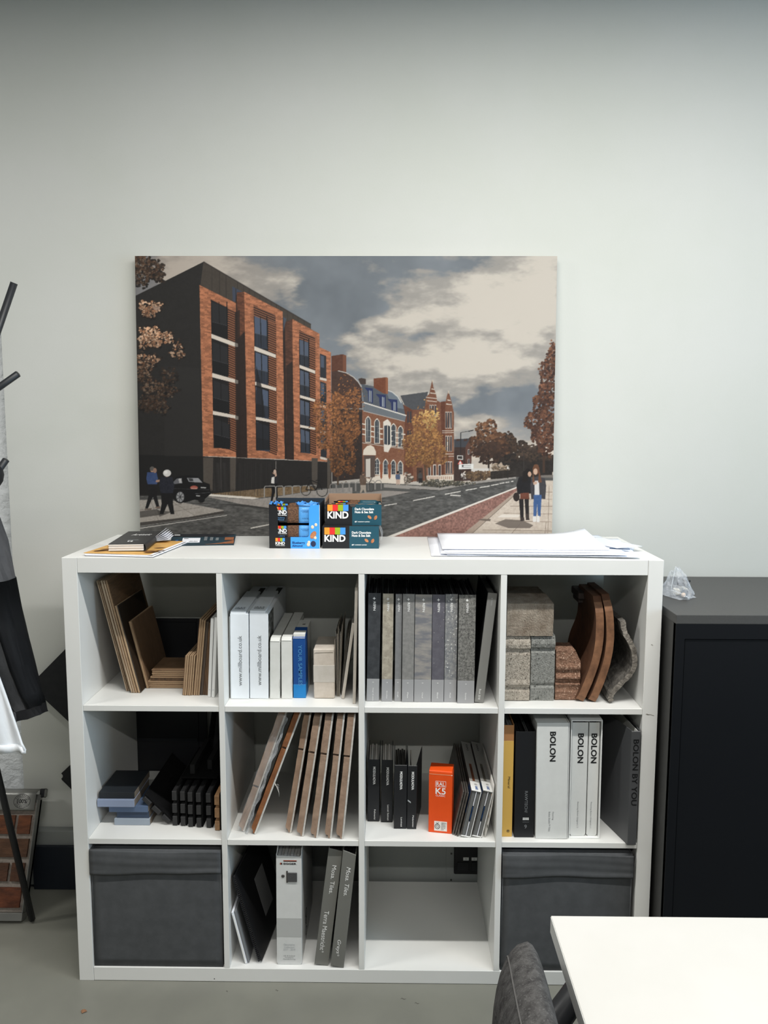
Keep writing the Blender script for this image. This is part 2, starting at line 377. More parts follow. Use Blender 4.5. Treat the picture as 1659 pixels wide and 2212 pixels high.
r, a, c = lean('kraft_packet', 'small pale kraft paper packet with a label band, standing alone', 'packet', .610, .0535, .061, R1, -.3)
box('body', r, KRAFT, a, c, 0, .125, 0, .13, .004, 3)
box('label_band', r, M('kraft_band', (194, 189, 182), .7, (186, 181, 172), scale=40, bump=.3, bscale=30), a-.0004, c+.0004, -.0005, .09, .043, .088, .0006)
prism('fold_flap', r, KRAFT, [(a+.002, .129), (a+.003, .1195), (a+.007, .1215), (c-.003, .1225), (c-.0015, .129)], 'y', -.0014, .001, .0003)
g = 'fanned thin sample sheets'
names = ['outermost left', 'second', 'third', 'fourth', 'fifth', 'sixth', 'rightmost']
for i in range(7):
    r, a, c = slab('sample_sheet', 'thin grey-brown sample sheet, %s of the fan right of the kraft packet' % names[i], 'sheet', .6682+i*.0010, .0010, .15+.006*((i*3) % 5)+.004*i, .14, .075+.004*((i*2) % 3), R1, -2.0+i*.72,
         M('sheet_%d' % (i % 3), ((150, 142, 130), (120, 118, 112), (172, 166, 154))[i % 3], .7), g, .0002)
for i in range(4):
    slab('sample_sheet', 'thin dark sample sheet, %s of four leaning on the pale slanted tile' % names[i], 'sheet', .6758+i*.0009, .0008, .17+.005*i, .12, .10-.004*i, R1, 5.6+i*.5,
         M('sheet_d%d' % (i % 2), ((98, 94, 88), (140, 134, 124))[i % 2], .7), 'dark sheets behind the slanted tile', .0002)
TILEP = M('pale_stone_tile', (190, 183, 173), .6, (180, 173, 163), scale=40)
r, a, c = slab('slanted_tile', 'narrow pale stone tile leaning right beside the fanned sheets', 'tile', .681, .007, .198, .2, .060, R1, 8.0, TILEP)
box('glaze', r, M('tile_glaze', (206, 201, 193), .3), a-.0006, a, .001, .199, .001, .197, .0002)
r, a, c = slab('tall_tile', 'tall narrow pale tile standing at the right end of the carton compartment', 'tile', .712, .0068, .298, .24, .024, R1, 1.2, TILEP)
box('glaze', r, M('tile_glaze', (206, 201, 193), .3), a-.0006, a, .001, .239, .001, .297, .0002)

# ------------------------------------------------------------------ row 1, compartment 3: stone-effect folders
GREYB = M('folder_foot_grey', (152, 152, 153), .5)
def speck(n, c, c2, c3=None, scale=90, s3=260, lo=.4, hi=.6, lo3=.62, hi3=.66): return M(n, c, .55, c2, scale=scale, detail=8, lo=lo, hi=hi, c3=c3, s3=s3, lo3=lo3, hi3=hi3)
SP = [speck('slate_spine', (62, 64, 67), (48, 50, 53), None, 50), speck('sand_spine', (176, 168, 152), (150, 142, 128), (132, 124, 110), 60),
      speck('plain_grey_spine', (128, 129, 130), (120, 121, 123)), speck('cement_spine', (136, 135, 132), (122, 121, 119)),
      M('cloudy_spine', (112, 113, 118), .55, (152, 147, 140), scale=26, stretch=(.6, 1, 2.2), detail=8, lo=.42, hi=.62),
      speck('purple_grey_spine', (96, 94, 102), (86, 84, 92), (190, 186, 178), 50, 170, lo3=.70, hi3=.72),
      speck('terrazzo_spine', (140, 140, 138), (112, 114, 118), (206, 206, 202), 110, 190, lo3=.62, hi3=.65),
      speck('granite_spine', (132, 131, 126), (92, 91, 88), (60, 60, 60), 150, 320, lo3=.58, hi3=.62)]
DKIN = M('folder_dark_inside', (26, 26, 29), .5)
FL = [('darkest slate', .746, .0315, .281, .044, .9, 'Deegrt & Luxury'), ('sand coloured', .784, .0270, .280, .043, .6, 'Gravitto'), ('thinnest plain grey', .817, .0165, .279, .044, .4, 'Craft'),
      ('cement grey', .8355, .0295, .280, .040, .3, 'Plain'), ('cloudy patinated grey', .8665, .0425, .279, .040, .3, 'Cloud'), ('purple-grey flecked', .9105, .0308, .279, .040, .2, 'Blend'),
      ('white-chipped terrazzo', .9425, .0310, .280, .041, .2, 'Mold'), ('coarse speckled granite', .9755, .0425, .280, .034, .2, 'Granito')]
for i, (nm, x0, wd, h, yf, dg, tt) in enumerate(FL):
    r, a, c = lean('sample_folder', '%s sample folder with star emblem on its spine and pale grey foot' % nm, 'folder', x0, wd, yf, R1, dg, 'upright stone-effect sample folders')
    d = .215; k = (a+c)/2
    box('spine', r, SP[i], a, c, 0, .002, .0585, h-.001, .0004)
    box('foot_band', r, GREYB, a, c, 0, .002, 0, .0585, .0004)
    bm = bmesh.new(); add_box(bm, a, a+.0018, .002, d, 0, h); add_box(bm, c-.0018, c, .002, d, 0, h); obj('cover_boards', bm, DKIN, r)
    n = max(1, int((wd-.006)/.007)); sp = (wd-.005)/n
    for q in range(n):
        p = box('sample_board', r, DKIN, a+.0025+q*sp+.0006, a+.0025+(q+1)*sp-.0012, .004, d-.006-.002*(q % 2), .002, h-.004-.002*(q % 2), .0003)
    for q in range(1, n):
        if (q+i) % 2 == 0: box('divider_sheet', r, GINK, a+.0025+q*sp-.0008, a+.0025+q*sp-.0002, .004, d-.002, .004, h-.001, 0)
    star(r, WINK, (k-.0008, h-.0145), .0042, -.0003)
    text(r, WINK, 'REFIN', (k+.0002, -.0004, h-.034), .0225, 'down', height=min(.0056, wd*.32), bold=.01)
    text(r, WINK, 'III', (k, -.0004, .050), .0032, height=.0024)
    text(r, WINK, tt, (k, -.0004, .018), .005+.0024*len(tt)*.8, 'down', height=.0034)
r, a, c = lean('sample_folder', 'plain grey folder leaning right at the end of the stone-effect folders', 'folder', 1.019, .0235, .036, R1, 6.0)
PG = M('plain_grey_cover', (124, 124, 121), .5)
box('spine', r, PG, a, c, 0, .003, 0, .284, .001)
bm = bmesh.new(); add_box(bm, a, a+.0018, .003, .225, 0, .284); add_box(bm, c-.0018, c, .003, .225, 0, .284); obj('cover_boards', bm, DKIN, r)
box('page_block', r, M('page_block_grey', (96, 96, 94), .7), a+.003, c-.003, .004, .215, .003, .279, .0006)
star(r, LGINK, ((a+c)/2, .270), .0024, -.0003); text(r, LGINK, 'REFIN', ((a+c)/2+.0003, -.0004, .259), .013, 'down', height=.003)
text(r, WINK, 'Book 2018', ((a+c)/2-.001, -.0004, .022), .027, 'down', height=.0052)

# ------------------------------------------------------------------ row 1, compartment 4: masonry samples
def conc(n, c, c2, c3): return M(n, c, .85, c2, scale=120, detail=8, lo=.35, hi=.65, c3=c3, s3=230, lo3=.58, hi3=.66, bump=1, bscale=260, bdist=.005)
CONA = conc('buff_concrete', (186, 176, 162), (150, 141, 128), (92, 84, 74)); CONB = conc('grey_concrete', (152, 152, 146), (122, 122, 117), (76, 76, 72))
CONC = M('weathered_concrete', (160, 149, 134), .88, (118, 103, 88), scale=26, stretch=(1.4, 1, .95), detail=9, lo=.3, hi=.7, bump=1, bscale=200, bdist=.004, c3=(96, 86, 74), s3=230, lo3=.6, hi3=.68)
RED = conc('red_brown_concrete', (152, 116, 95), (108, 78, 60), (190, 160, 138))
def rough(o, amt, sc_=70):
    me = o.data
    for v in me.vertices:
        n = mn.noise_vector(v.co*sc_); v.co += n*amt
def kerb(name, label, x0, x1, yf, d, h, prof, mat, chamf=None):
    r = thing(name, label, 'block', (x0, yf, R1+EPS))
    bm = bmesh.new(); pts = [(p[1], p[0]) for p in prof] + [(d, h), (d, 0)]
    nx = 10; secs = []
    for i in range(nx+1):
        x = (x1-x0)*i/nx; secs.append([bm.verts.new((x, p[0], p[1])) for p in pts])
    n = len(pts)
    for i in range(nx):
        for k in range(n): bm.faces.new((secs[i][k], secs[i][(k+1) % n], secs[i+1][(k+1) % n], secs[i+1][k]))
    bm.faces.new(secs[0][::-1]); bm.faces.new(secs[-1]); bmesh.ops.recalc_face_normals(bm, faces=bm.faces)
    if chamf:
        for (px, pz), (nxx, nz) in chamf:
            g_ = bmesh.ops.bisect_plane(bm, geom=list(bm.verts)+list(bm.edges)+list(bm.faces), plane_co=(px, 0, pz), plane_no=(nxx, 0, nz), clear_outer=True)
            bmesh.ops.holes_fill(bm, edges=[e for e in bm.edges if e.is_boundary], sides=0)
    o = obj('block', bm, mat, r); rough(o, .0009); return r
P1 = [(0, .004), (.003, 0), (.025, 0), (.028, .003), (.034, .005), (.040, .001), (.044, -.003), (.050, -.001), (.056, .001), (.12, .001), (.126, .003), (.131, .006), (.136, .004), (.139, -.003), (.148, -.004), (.156, -.001), (.162, .003), (.170, .006)]
kerb('concrete_kerb', 'buff moulded concrete block standing at the left, under the big block', 1.0925, 1.1605, .052, .2, .170, P1, CONA)
P2 = [(0, .003), (.02, 0), (.034, 0), (.040, .004), (.046, .001), (.05, 0), (.125, .001), (.130, .005), (.136, .006), (.141, -.001), (.15, -.003), (.160, 0), (.170, .007)]
kerb('concrete_kerb', 'grey moulded concrete block standing between the buff and the red-brown ones', 1.163, 1.2235, .054, .2, .170, P2, CONB)
P3 = [(0, .003), (.004, 0), (.022, -.001), (.028, .002), (.034, .002), (.042, -.002), (.046, .005), (.054, .006), (.058, -.003), (.062, -.004), (.070, .002), (.078, .004), (.082, -.002), (.088, -.003), (.098, .001), (.130, .003)]
kerb('brick_moulding', 'red-brown ridged brick with a cut top corner, right of the concrete blocks', 1.2275, 1.290, .060, .078, .130, P3, RED, [((.0555, .118), (.9, .42))])
r = thing('concrete_block', 'large weathered concrete block lying across the two moulded ones', 'block', (1.0995, .05, R1+.1712))
bm = bmesh.new()
pts = [(0, 0), (0, .083), (.125, .085), (.132, .083), (.225, .080), (.225, 0)]
add_prism(bm, pts, 'x', 0, .1165); bmesh.ops.subdivide_edges(bm, edges=list(bm.edges), cuts=5, use_grid_fill=True)
o = obj('block', bm, CONC, r); rough(o, .0012); r['label'] = r['label']

TERRA = M('terracotta_tile', (92, 60, 40), .75, (62, 40, 27), scale=16, detail=6, bump=.3, bscale=40)
TERRB = M('terracotta_edge', (138, 98, 70), .65, (98, 68, 48), scale=30, detail=6, bump=.3, bscale=60)
def roof_tile(label, xb, xt, yf, d, h, th, bow, nib):
    r = thing('roof_tile', label, 'roof tile', (xb, yf, R1+.0012))
    def fn(s, q):
        zz = h*s
        x = (xt-xb)*s + bow*math.sin(math.pi*min(1, s*1.02))**1 - .020*math.exp(-((s-.42)/.2)**2)*q*q*(1 if nib else .3)
        inset = .022*max(0, (s-.86)/.14)**2+.006*max(0, (.05-s)/.05)
        return (x, inset + (d-2*inset)*q, zz)
    n = 22; bm = bmesh.new(); add_sheet(bm, lambda s, q: fn(s, q), n, 8, -th)
    bmesh.ops.recalc_face_normals(bm, faces=bm.faces)
    o = obj('tile_body', bm, TERRA, r); o.data.materials.append(TERRB)
    for p in o.data.polygons:
        if p.normal.y < -.8: p.material_index = 1
    rough(o, .0006, 40)
    if nib:
        box('hanging_nib', r, M('dark_fired_clay', (58, 50, 46), .75, bump=.3), xt-xb-.034, xt-xb+.002, d-.075, d+.012, h-.030, h-.010, .004, 2); box('hanging_nib', r, M('dark_fired_clay', (58, 50, 46)), xt-xb-.030, xt-xb+.0, d-.06, d+.008, h-.044, h-.032, .004, 2)
    sc2 = M('pencil_scribble', (52, 34, 24), .8)
    if nib:
        for zc, L_ in ((.055, .022), (.085, .02), (.118, .026)):
            s0 = zc/h
            bm = bmesh.new(); path = []
            for k in range(16):
                qq = .10 + .25*k/15; s1 = s0+(.018 if k % 2 else -.012)*(1 if k % 3 else .5)
                p = Vector(fn(s1, qq)); path.append((p.x-.0008, p.y, p.z))
            add_tube(bm, path, .0007, 4); obj('scribble', bm, sc2, r)
    return r
roof_tile('dark brown clay roof tile with a nib, nearest the bricks', 1.297, 1.337, .045, .19, .27, .020, .022, True)
roof_tile('orange-brown clay roof tile leaning behind the darker nibbed one', 1.327, 1.357, .042, .19, .276, .019, .024, False)
BARK = M('grey_weathered_clay', (104, 100, 94), .9, (62, 59, 55), scale=60, detail=8, bump=.9, bscale=120, bdist=.004)
r = thing('ridge_tile', 'crooked grey weathered clay ridge tile standing against the right side of the bookcase', 'roof tile', (0, 0, 0))
ctr = [(1.3615, .012), (1.3545, .022), (1.360, .040), (1.374, .056), (1.388, .072), (1.404, .088), (1.413, .106), (1.414, .128), (1.410, .150), (1.400, .170), (1.389, .188), (1.3835, .206), (1.3795, .224)]
cv = []
for i in range(len(ctr)-1):
    for k in range(4):
        f = k/4; cv.append((ctr[i][0]*(1-f)+ctr[i+1][0]*f, ctr[i][1]*(1-f)+ctr[i+1][1]*f))
cv.append(ctr[-1])
def rfn(s, q):
    i = min(int(s*(len(cv)-1)), len(cv)-2); f = s*(len(cv)-1)-i
    return (cv[i][0]*(1-f)+cv[i+1][0]*f, .038+.19*q, R1+cv[i][1]*(1-f)+cv[i+1][1]*f-.0060)
bm = bmesh.new(); add_sheet(bm, rfn, len(cv)-1, 8, .0125); bmesh.ops.recalc_face_normals(bm, faces=bm.faces)
o = obj('tile_body', bm, BARK, r); o.data.materials.append(M('weathered_clay_edge', (142, 136, 127), .9, (88, 83, 77), scale=70, detail=8, bump=1, bscale=130, bdist=.004))
for p in o.data.polygons:
    if p.normal.y < -.6: p.material_index = 1
rough(o, .0020, 110)
zmin = min(v.co.z for v in o.data.vertices); o.location.z = R1+.0004-zmin
# ------------------------------------------------------------------ row 2, compartment 1: colour tiles and slat samples
g = 'small stack of blue-grey sample tiles'
def ctile(label, x0, x1, y0, y1, za, th, col, rot=0):
    r = thing('sample_tile', label, 'tile', (x0, y0, za), (0, 0, rot), g)
    box('tile', r, M('tile_%d_%d' % col[:2], col, .45), 0, x1-x0, 0, y1-y0, 0, th, .0012, 2)
    box('raw_edge', r, M('mdf_edge', (120, 110, 98), .8), x1-x0, x1-x0+.0006, .003, y1-y0-.003, .001, th-.001, 0)
z = R2+EPS
ctile('pale grey-blue tile at the bottom of the small stack', .080, .174, .070, .20, z, .0178, (150, 160, 172))
ctile('navy blue tile second from the bottom of the small stack', .086, .171, .074, .20, z+.0182, .0172, (52, 66, 88))
ctile('slate blue tile in the middle of the small stack', .067, .170, .070, .19, z+.0358, .0176, (84, 102, 130))
ctile('light steel-blue tile sticking out left under the black one', .0395, .137, .062, .19, z+.0538, .0200, (136, 148, 172))
ctile('black tile on top of the small stack', .043, .136, .068, .20, z+.0744, .0175, (34, 38, 43))
FELT = M('black_felt', (17, 17, 18), .95, (22, 22, 23), scale=200, spec=.1, bump=.4, bscale=400)
SLATB = M('black_stained_slat', (46, 46, 47), .6, (38, 38, 39), scale=14, stretch=(4, 1, 4))
SLATT = M('black_slat_side', (24, 24, 25), .7)
SLATW = M('natural_slat', (150, 116, 82), .55, (128, 96, 66), scale=16, stretch=(6, 1, 6))
def slats(label, x0, yf, z0, d, mat, deg=0, wd=.0125, hs=.025, pitch=.0345, grp='black slatted panel samples', n=3):
    r = thing('slat_panel', label, 'sample', (x0, yf, z0), (0, math.radians(deg), 0), grp)
    for k in range(n):
        o = box('slat', r, mat, 0, wd, 0, d, .001+k*pitch, .001+k*pitch+hs, .0008)
        if mat is SLATB:
            o.data.materials.append(SLATT)
            for p in o.data.polygons:
                if p.normal.y > -.5: p.material_index = 1
    box('felt_backing', r, FELT, wd, wd+.0035, .004, d+.01, 0, pitch*n-.004, .0004)
    for k in range(10):
        fz = rng.uniform(.006, pitch*n-.01); tube('felt_fibre', r, FELT, [(wd+.002, .005, fz), (wd+.002+rng.uniform(-.002, .002), -.001, fz+rng.uniform(-.003, .004))], .0003, 3)
    return r
slats('black slat panel with three slat ends, leftmost upright one beside the tilted panel', .2345, .069, z, .25, SLATB)
slats('black slat panel with three slat ends, second upright one from the left', .2565, .067, z, .25, SLATB)
slats('black slat panel with three slat ends, middle upright one', .2775, .062, z, .24, SLATB)
slats('black slat panel with three slat ends, fourth upright one from the left', .3000, .060, z, .24, SLATB)
slats('black slat panel with three slat ends, beside the natural oak slats', .3265, .058, z, .26, SLATB)
slats('natural oak slat panel beside the first divider in the second row', .3515, .045, z, .25, SLATW, grp=None)
slats('black slat panel tilted over at forty-five degrees against the blue-grey tiles', .2215, .070, z+.0038, .255, SLATB, -45)
r = thing('felt_panel', 'tall black felt panel leaning at the back behind the upright slat panels', 'panel', (.252, .335, z+.0056), (0, math.radians(8), 0))
box('felt', r, FELT, 0, .085, 0, .018, .008, .21, .001); box('slat', r, SLATT, .02, .035, -.02, 0, .01, .235, .0008)
r = thing('felt_panel', 'short black felt panel lying on top of the upright slat panels', 'panel', (.245, .12, z+.106))
box('felt', r, FELT, 0, .098, 0, .2, 0, .004, .0008); box('slat', r, SLATT, .02, .033, .02, .2, .0042, .03, .0008); box('slat', r, SLATT, .06, .073, .05, .2, .0042, .03, .0008)

# ------------------------------------------------------------------ row 2, compartment 2: brick slip panels
SLIP = M('stone_slip', (164, 138, 118), .85, (134, 110, 92), scale=22, detail=8, bump=.5, bscale=60, c3=(112, 92, 78), s3=60, lo3=.64, hi3=.72, bdist=.003)
SLIP2 = M('brown_slip', (146, 94, 56), .85, (108, 66, 40), scale=22, detail=8, bump=.5, bscale=60, bdist=.003)
BACKW = M('white_backing', (214, 212, 206), .6, (190, 186, 180), scale=60)
def slip_panel(label, x0, wd, yf, deg, L_, mat, grp, cut=.66, d=.22, seed=1):
    r, a, c = lean('brick_slip_panel', label, 'panel', x0, wd, yf, R2, deg, grp)
    rr = random.Random(seed)
    def slip(z0, z1, x0_, x1_, broken):
        pts = []
        zs = [z0+(z1-z0)*k/8 for k in range(9)]
        left = [(x0_+rr.uniform(-.0006, .0006), q) for q in zs]; right = [(x1_, q) for q in zs[::-1]]
        if broken: left[0] = (x0_+.001, z0+.012); left.insert(1, (x0_-.0004, z0+.018)); bot = [(x1_, z0-.0), (x1_-.003, z0+.001), (x1_-.005, z0+.007), (x0_+.004, z0+.009)]; pts = left+right[:-1]+bot
        else: pts = left+right
        o = prism('brick_slip', r, mat, pts, 'y', 0, d, 0); return o
    slip(.001, L_*cut, a, c-.0048, True)
    slip(L_*cut+.0065, L_, a-.0008, c-.0048, False)
    box('mortar_joint', r, M('shaded_slip_joint', (84, 70, 60), .9), a+.004, c-.0046, .006, d, L_*cut-.002, L_*cut+.009, 0)  # joint colour darkened to carry the shade of the gap
    box('backing', r, BACKW, c-.0046, c, .001, d+.004, 0, L_+.002, .0004)
    return r
g = 'upright brick slip panels'
for i, (x0, wd, yf, deg, L_) in enumerate(((.534, .0175, .036, 9.6, .320), (.565, .0200, .019, 8.8, .322), (.602, .0200, .012, 7.4, .324), (.639, .0185, .010, 6.2, .325), (.6685, .0195, .008, 5.6, .325))):
    slip_panel(['beige brick slip panel, leftmost of the five upright ones with white backing', 'beige brick slip panel, second of five upright ones, brightest face', 'beige brick slip panel, middle one of five upright ones', 'beige brick slip panel, fourth of five upright ones', 'beige brick slip panel, rightmost of five, by the second divider'][i], x0, wd, yf, deg, L_, SLIP, g, .70-.008*i, .22, i)
slip_panel('dark orange-brown brick slip panel leaning far over between the wrapped one and the upright five', .444, .0165, .028, 20.5, .345, SLIP2, None, .70, .2, 9)
bm_r = slip_panel('beige brick slip panel wrapped in clear film, leaning furthest at the left', .409, .020, .040, 19.6, .345, SLIP, None, .36, .2, 12)
film = lambda s, q: (-.0215+.024*s+.0012*math.sin(23*q+9*s)+.0007*math.sin(61*q), -.003-.004*abs(math.sin(7*s))-.002*math.sin(31*q+5*s), .002+.335*q)
sheet('clear_wrap', bm_r, M('thin_clear_film', (236, 240, 244), .12, alpha=.07, spec=.9, bump=.8, bscale=90), film, 8, 40, .0003, True)
bm = bmesh.new()
add_sheet(bm, lambda s, q: (.001+.006*s+.0025*math.sin(17*q+8*s)+.0015*math.sin(47*q), -.006-.006*s+.003*math.sin(29*q), .0035+.33*q), 4, 44, .0003)
obj('crumpled_wrap', bm, M('crumpled_film', (226, 230, 234), .15, alpha=.22, spec=.9, bump=1, bscale=160, bdist=.004), bm_r, True)
fib = thing('torn_fibre', 'frayed white paper fibres on the backing edge of the dark brown slip panel', 'fibre', (.512, .03, .520))
for k in range(6): tube('strand', fib, BACKW, [(0, 0, .004*k*.4), (.006+.003*k*.3, -.002, .006-.005*k), (.010, -.001, .002-.006*k)], .0004, 4)

# ------------------------------------------------------------------ row 2, compartment 3
PAGES = M('sample_pages', (222, 218, 210), .7, (140, 136, 130), scale=150, stretch=(4, .02, .02), lo=.4, hi=.6)
BIND = M('black_binder', (27, 28, 31), .45)
g = 'small black binders with white lettering'
for i, (x0, wd, h, yf, tt, ln, lab) in enumerate(((.7465, .0315, .172, .100, 'Polimerici', .028, 'small black binder with pale pages, first from the left'), (.7825, .0305, .173, .096, 'Laccati Satinati', .043, 'small black binder with grey pages, second from the left'),
        (.8165, .0330, .174, .063, 'Laminati', .026, 'small black binder set further forward, third from the left'), (.851, .0245, .173, .062, 'Melaminici', .032, 'small black binder with its cover splayed open, next to the orange box'))):
    r, a, c = lean('small_binder', lab, 'binder', x0, wd, yf, R2, .5, g)
    k = (a+c)/2
    box('spine', r, BIND, a, c, 0, .002, 0, h, .001)
    box('cover', r, BIND, a, a+.0016, .0018, .125, 0, h+.002, .0004)
    if i == 3:
        sheet('cover', r, BIND, lambda s, q, c=c, h=h: (c-.001+.018*s, .002+.12*s, (h+.001)*q), 4, 2, .0016)
        box('page_block', r, PAGES, a+.009, a+.012, .003, .11, .002, h-.004, .0003)
    else:
        box('cover', r, BIND, c-.0016, c, .0018, .125, 0, h+.002, .0004)
        m = PAGES if i < 2 else M('dark_pages', (66, 64, 60), .7, (38, 37, 35), scale=150, stretch=(4, .02, .02), lo=.4, hi=.6)
        n = 5
        for q in range(n): box('page_bundle', r, m, a+.003+q*(wd-.006)/n, a+.003+(q+.9)*(wd-.006)/n, .003, .112, .002, h-.006+.003*(q % 2), .0003)
    text(r, WINK, 'MODULNOVA', (k+.0012, -.0004, .128 if i < 2 else .132), .049, 'down', height=.0068, bold=.03)
    text(r, WINK, tt, (k+.0035, -.0004, .006+ln/2), ln, 'down', height=.0042)
    if i == 3: sheet('scratch', r, LGINK, lambda s, q: (a+.001+.008*s, -.0004, .077+.004*q-.006*s), 2, 2, .0002)
r = thing('colour_fan_box', 'bright orange colour fan box with white lettering and a design sticker', 'box', (.9065, .049, R2+EPS), (0, 0, math.radians(-9.5)))
ORG = M('orange_card', (226, 80, 22), .45, (220, 76, 20), scale=30)
box('sleeve', r, ORG, 0, .0605, 0, .05, 0, .1575, .001, 2)
prism('lid', r, ORG, [(0, .158), (.0006, .1655), (.003, .1672), (.048, .1676), (.05, .158)], 'x', .0004, .060, .0008)
box('worn_edge', r, M('worn_card', (232, 168, 128), .7), .0006, .06, -.0004, .0002, .1574, .1583, 0)
ball('worn_corner', r, WINK, (.0592, .0004, .1575), (.0016, .0012, .0012), 8)
for (xa, xb, za, zb) in ((.0172, .0444, .1395, .1402), (.0172, .0444, .1248, .1255), (.0172, .0179, .1248, .1402), (.0437, .0444, .1248, .1402)): box('frame_line', r, WINK, xa, xb, -.0004, 0, za, zb, 0)
text(r, WINK, 'RAL', (.0308, -.0005, .1325), .0225, height=.0105, bold=.012)
text(r, WINK, 'K5', (.0308, -.0005, .1135), .0262, height=.0170, bold=.016)
text(r, WINK, 'CLASSIC', (.0305, -.0005, .1012), .0245, height=.0046)
st = box('award_sticker', r, M('sticker_white', (226, 224, 218), .5), .015, .0482, -.0004, 0, .0055, .0315, 0)
oval_ring(st, INK, (.0232, .0175), .0068, .0072, -.0007, .0014); oval_ring(st, INK, (.0232, .0175), .0035, .0036, -.0007, .0009)
tube('ring_mark', st, INK, [(.0232, -.0007, .0245), (.0205, -.0007, .0285)], .0004, 4); tube('ring_mark', st, INK, [(.0232, -.0007, .0245), (.0265, -.0007, .0285)], .0004, 4)
text(st, INK, 'GERMAN\nDESIGN\nAWARD\nSPECIAL\n2018', (.0395, -.0007, .0185), .0135, height=.021, align='LEFT')
WB = M('white_slipcase', (226, 226, 223), .45); GCORE = M('grey_core_board', (102, 103, 102), .7); GTOP = M('slipcase_grey_print', (150, 150, 146), .5)
BLUP = M('blue_photo_print', (36, 74, 122), .45, (16, 24, 40), scale=50, detail=6); SIDEP = M('grey_photo_print', (98, 92, 86), .5, (66, 64, 62), scale=30, stretch=(1, .3, 3), detail=6)
for i, (x0, dg, lab, pc) in enumerate(((.9870, 12.2, 'white slipcase with brown strip on its top, leaning right beside the orange box', (112, 62, 36)), (1.0160, 12.5, 'white slipcase with dull grey strip on its top, leaning right by the third divider', (96, 92, 82)))):
    r, a, c = lean('swatch_slipcase', lab, 'slipcase', x0, .026, .021, R2, dg, 'leaning white slipcases')
    h, d = .126, .31
    bm = bmesh.new(); add_box(bm, c-.0016, c, 0, d, 0, h); add_box(bm, a, c, 0, d, h-.0014, h); add_box(bm, a, c, 0, d, 0, .0014); obj('case', bm, WB, r)
    box('case_side', r, SIDEP, a, a+.0014, .0, d, .0014, h-.0014, 0)
    box('side_picture', r, BLUP, a-.0003, a, .004, .055, .06, h-.003, 0)
    box('swatch_block', r, GCORE, a+.0026, a+.0118, .003, d-.01, .0018, h-.003, .0004); box('swatch_block', r, GCORE, a+.0158, c-.0022, .003, d-.01, .0018, h-.003, .0004)
    box('divider_card', r, PAPER, a+.0130, a+.0146, .0015, .2, .002, .040, 0); box('divider_card', r, BLUP, a+.0130, a+.0146, .0015, .2, .042, .080, 0); box('divider_card', r, PAPER, a+.0130, a+.0146, .0015, .2, .084, h-.004, 0)
    box('top_print', r, GTOP, a+.0002, c-.0002, .052, d, h, h+.0003, 0)
    box('picture_strip', r, M('strip_%d' % i, pc, .5, tuple(int(v*.7) for v in pc), scale=60), a+.008, a+.0150, .055, .16, h+.0003, h+.0005, 0)
    text(r, M('blue_ink2', (30, 88, 160), .5), 'KARO', (a+.0145, .0165, h+.0006), .020, xd=(0, -1, 0), yd=(1, 0, 0), height=.007, bold=.02)
    text(r, GINK, '@', (a+.0145, .036, h+.0006), .008, xd=(0, -1, 0), yd=(1, 0, 0), height=.008)
    text(r, INK, 'EXPO', (a+.0135, .27, h+.0008), .045, xd=(0, -1, 0), yd=(1, 0, 0), height=.005, bold=.02)
g = 'thin leaning swatch booklets'
for i in range(3):
    r, a, c = lean('swatch_booklet', ['thin grey booklet nearest the orange box, leaning against the slipcases', 'thin pinkish booklet, second one leaning against the slipcases', 'thin booklet pressed against the first white slipcase'][i], 'booklet', .9675+i*.0056, .0036, .026+.004*(2-i), R2, 12.5, g)
    box('cover', r, SIDEP, a, c, .0006, .31, 0, .120, .0005); box('page_edge', r, M('pinkish_pages', (122, 110, 102), .7), a+.0010, c-.0010, .002, .3, .0006, .1170, 0)
r = thing('curved_booklet', 'thin white booklet bowed against the third divider', 'booklet', (1.0520, .024, R2+EPS))
sheet('pages', r, M('booklet_paper', (214, 212, 206), .6), lambda s, q: (.0205*math.sin(q*1.5), .26*s, .142*q), 4, 14, .0024, True)
for k in range(4): disc('cover_dot', r, M('dot_%d' % (k % 2), ((52, 48, 44), (150, 128, 108))[k % 2], .6), (.004+.003*k, -.0003, .03+.028*k), .001, .005)

# ------------------------------------------------------------------ row 2, compartment 4: folders and slipcases
OCH = M('ochre_cover', (202, 162, 82), .5); OCH2 = M('ochre_band', (166, 116, 72), .55)
r, a, c = lean('thin_folder', 'ochre yellow folder with a brown band at its top, left end of the white slipcases', 'folder', 1.0935, .0265, .028, R2, -.01)
box('spine', r, OCH, a, c, 0, .002, 0, .256, .0004); box('top_band', r, OCH2, a, c, 0, .002, .256, .297, .0004)
bm = bmesh.new(); add_box(bm, a, a+.0016, .002, .26, 0, .299); add_box(bm, c-.0016, c, .002, .26, 0, .299); obj('cover_boards', bm, OCH2, r)
for q in range(3): box('sample_board', r, M('board_grey', (86, 86, 84), .7), a+.003+q*.007, a+.0085+q*.007, .003, .24, .001, .294+.002*(q % 2), .0003)
k = (a+c)/2+.003
text(r, INK, 'Mineral', (k, -.0004, .146), .030, 'down', height=.006); box('logo_square', r, INK, k-.003, k+.003, -.0004, 0, .0125, .0185, 0); box('logo_mark', r, OCH, k-.0014, k+.0014, -.0006, -.0004, .0142, .0168, 0)
r, a, c = lean('wide_folder', 'wide black folder with grey lettering and white block mark, beside the ochre one', 'folder', 1.1255, .0500, .025, R2, -.3)
box('spine', r, M('black_spine', (23, 24, 27), .5), a, c, 0, .0025, 0, .282, .0008)
bm = bmesh.new(); add_box(bm, a, a+.002, .002, .30, 0, .283); add_box(bm, c-.002, c, .002, .30, 0, .283); obj('cover_boards', bm, BIND, r)
for q in range(4): box('sample_board', r, DKIN, a+.004+q*.0112, a+.0125+q*.0112, .004, .28, .001, .276-.004*(q % 2), .0004)
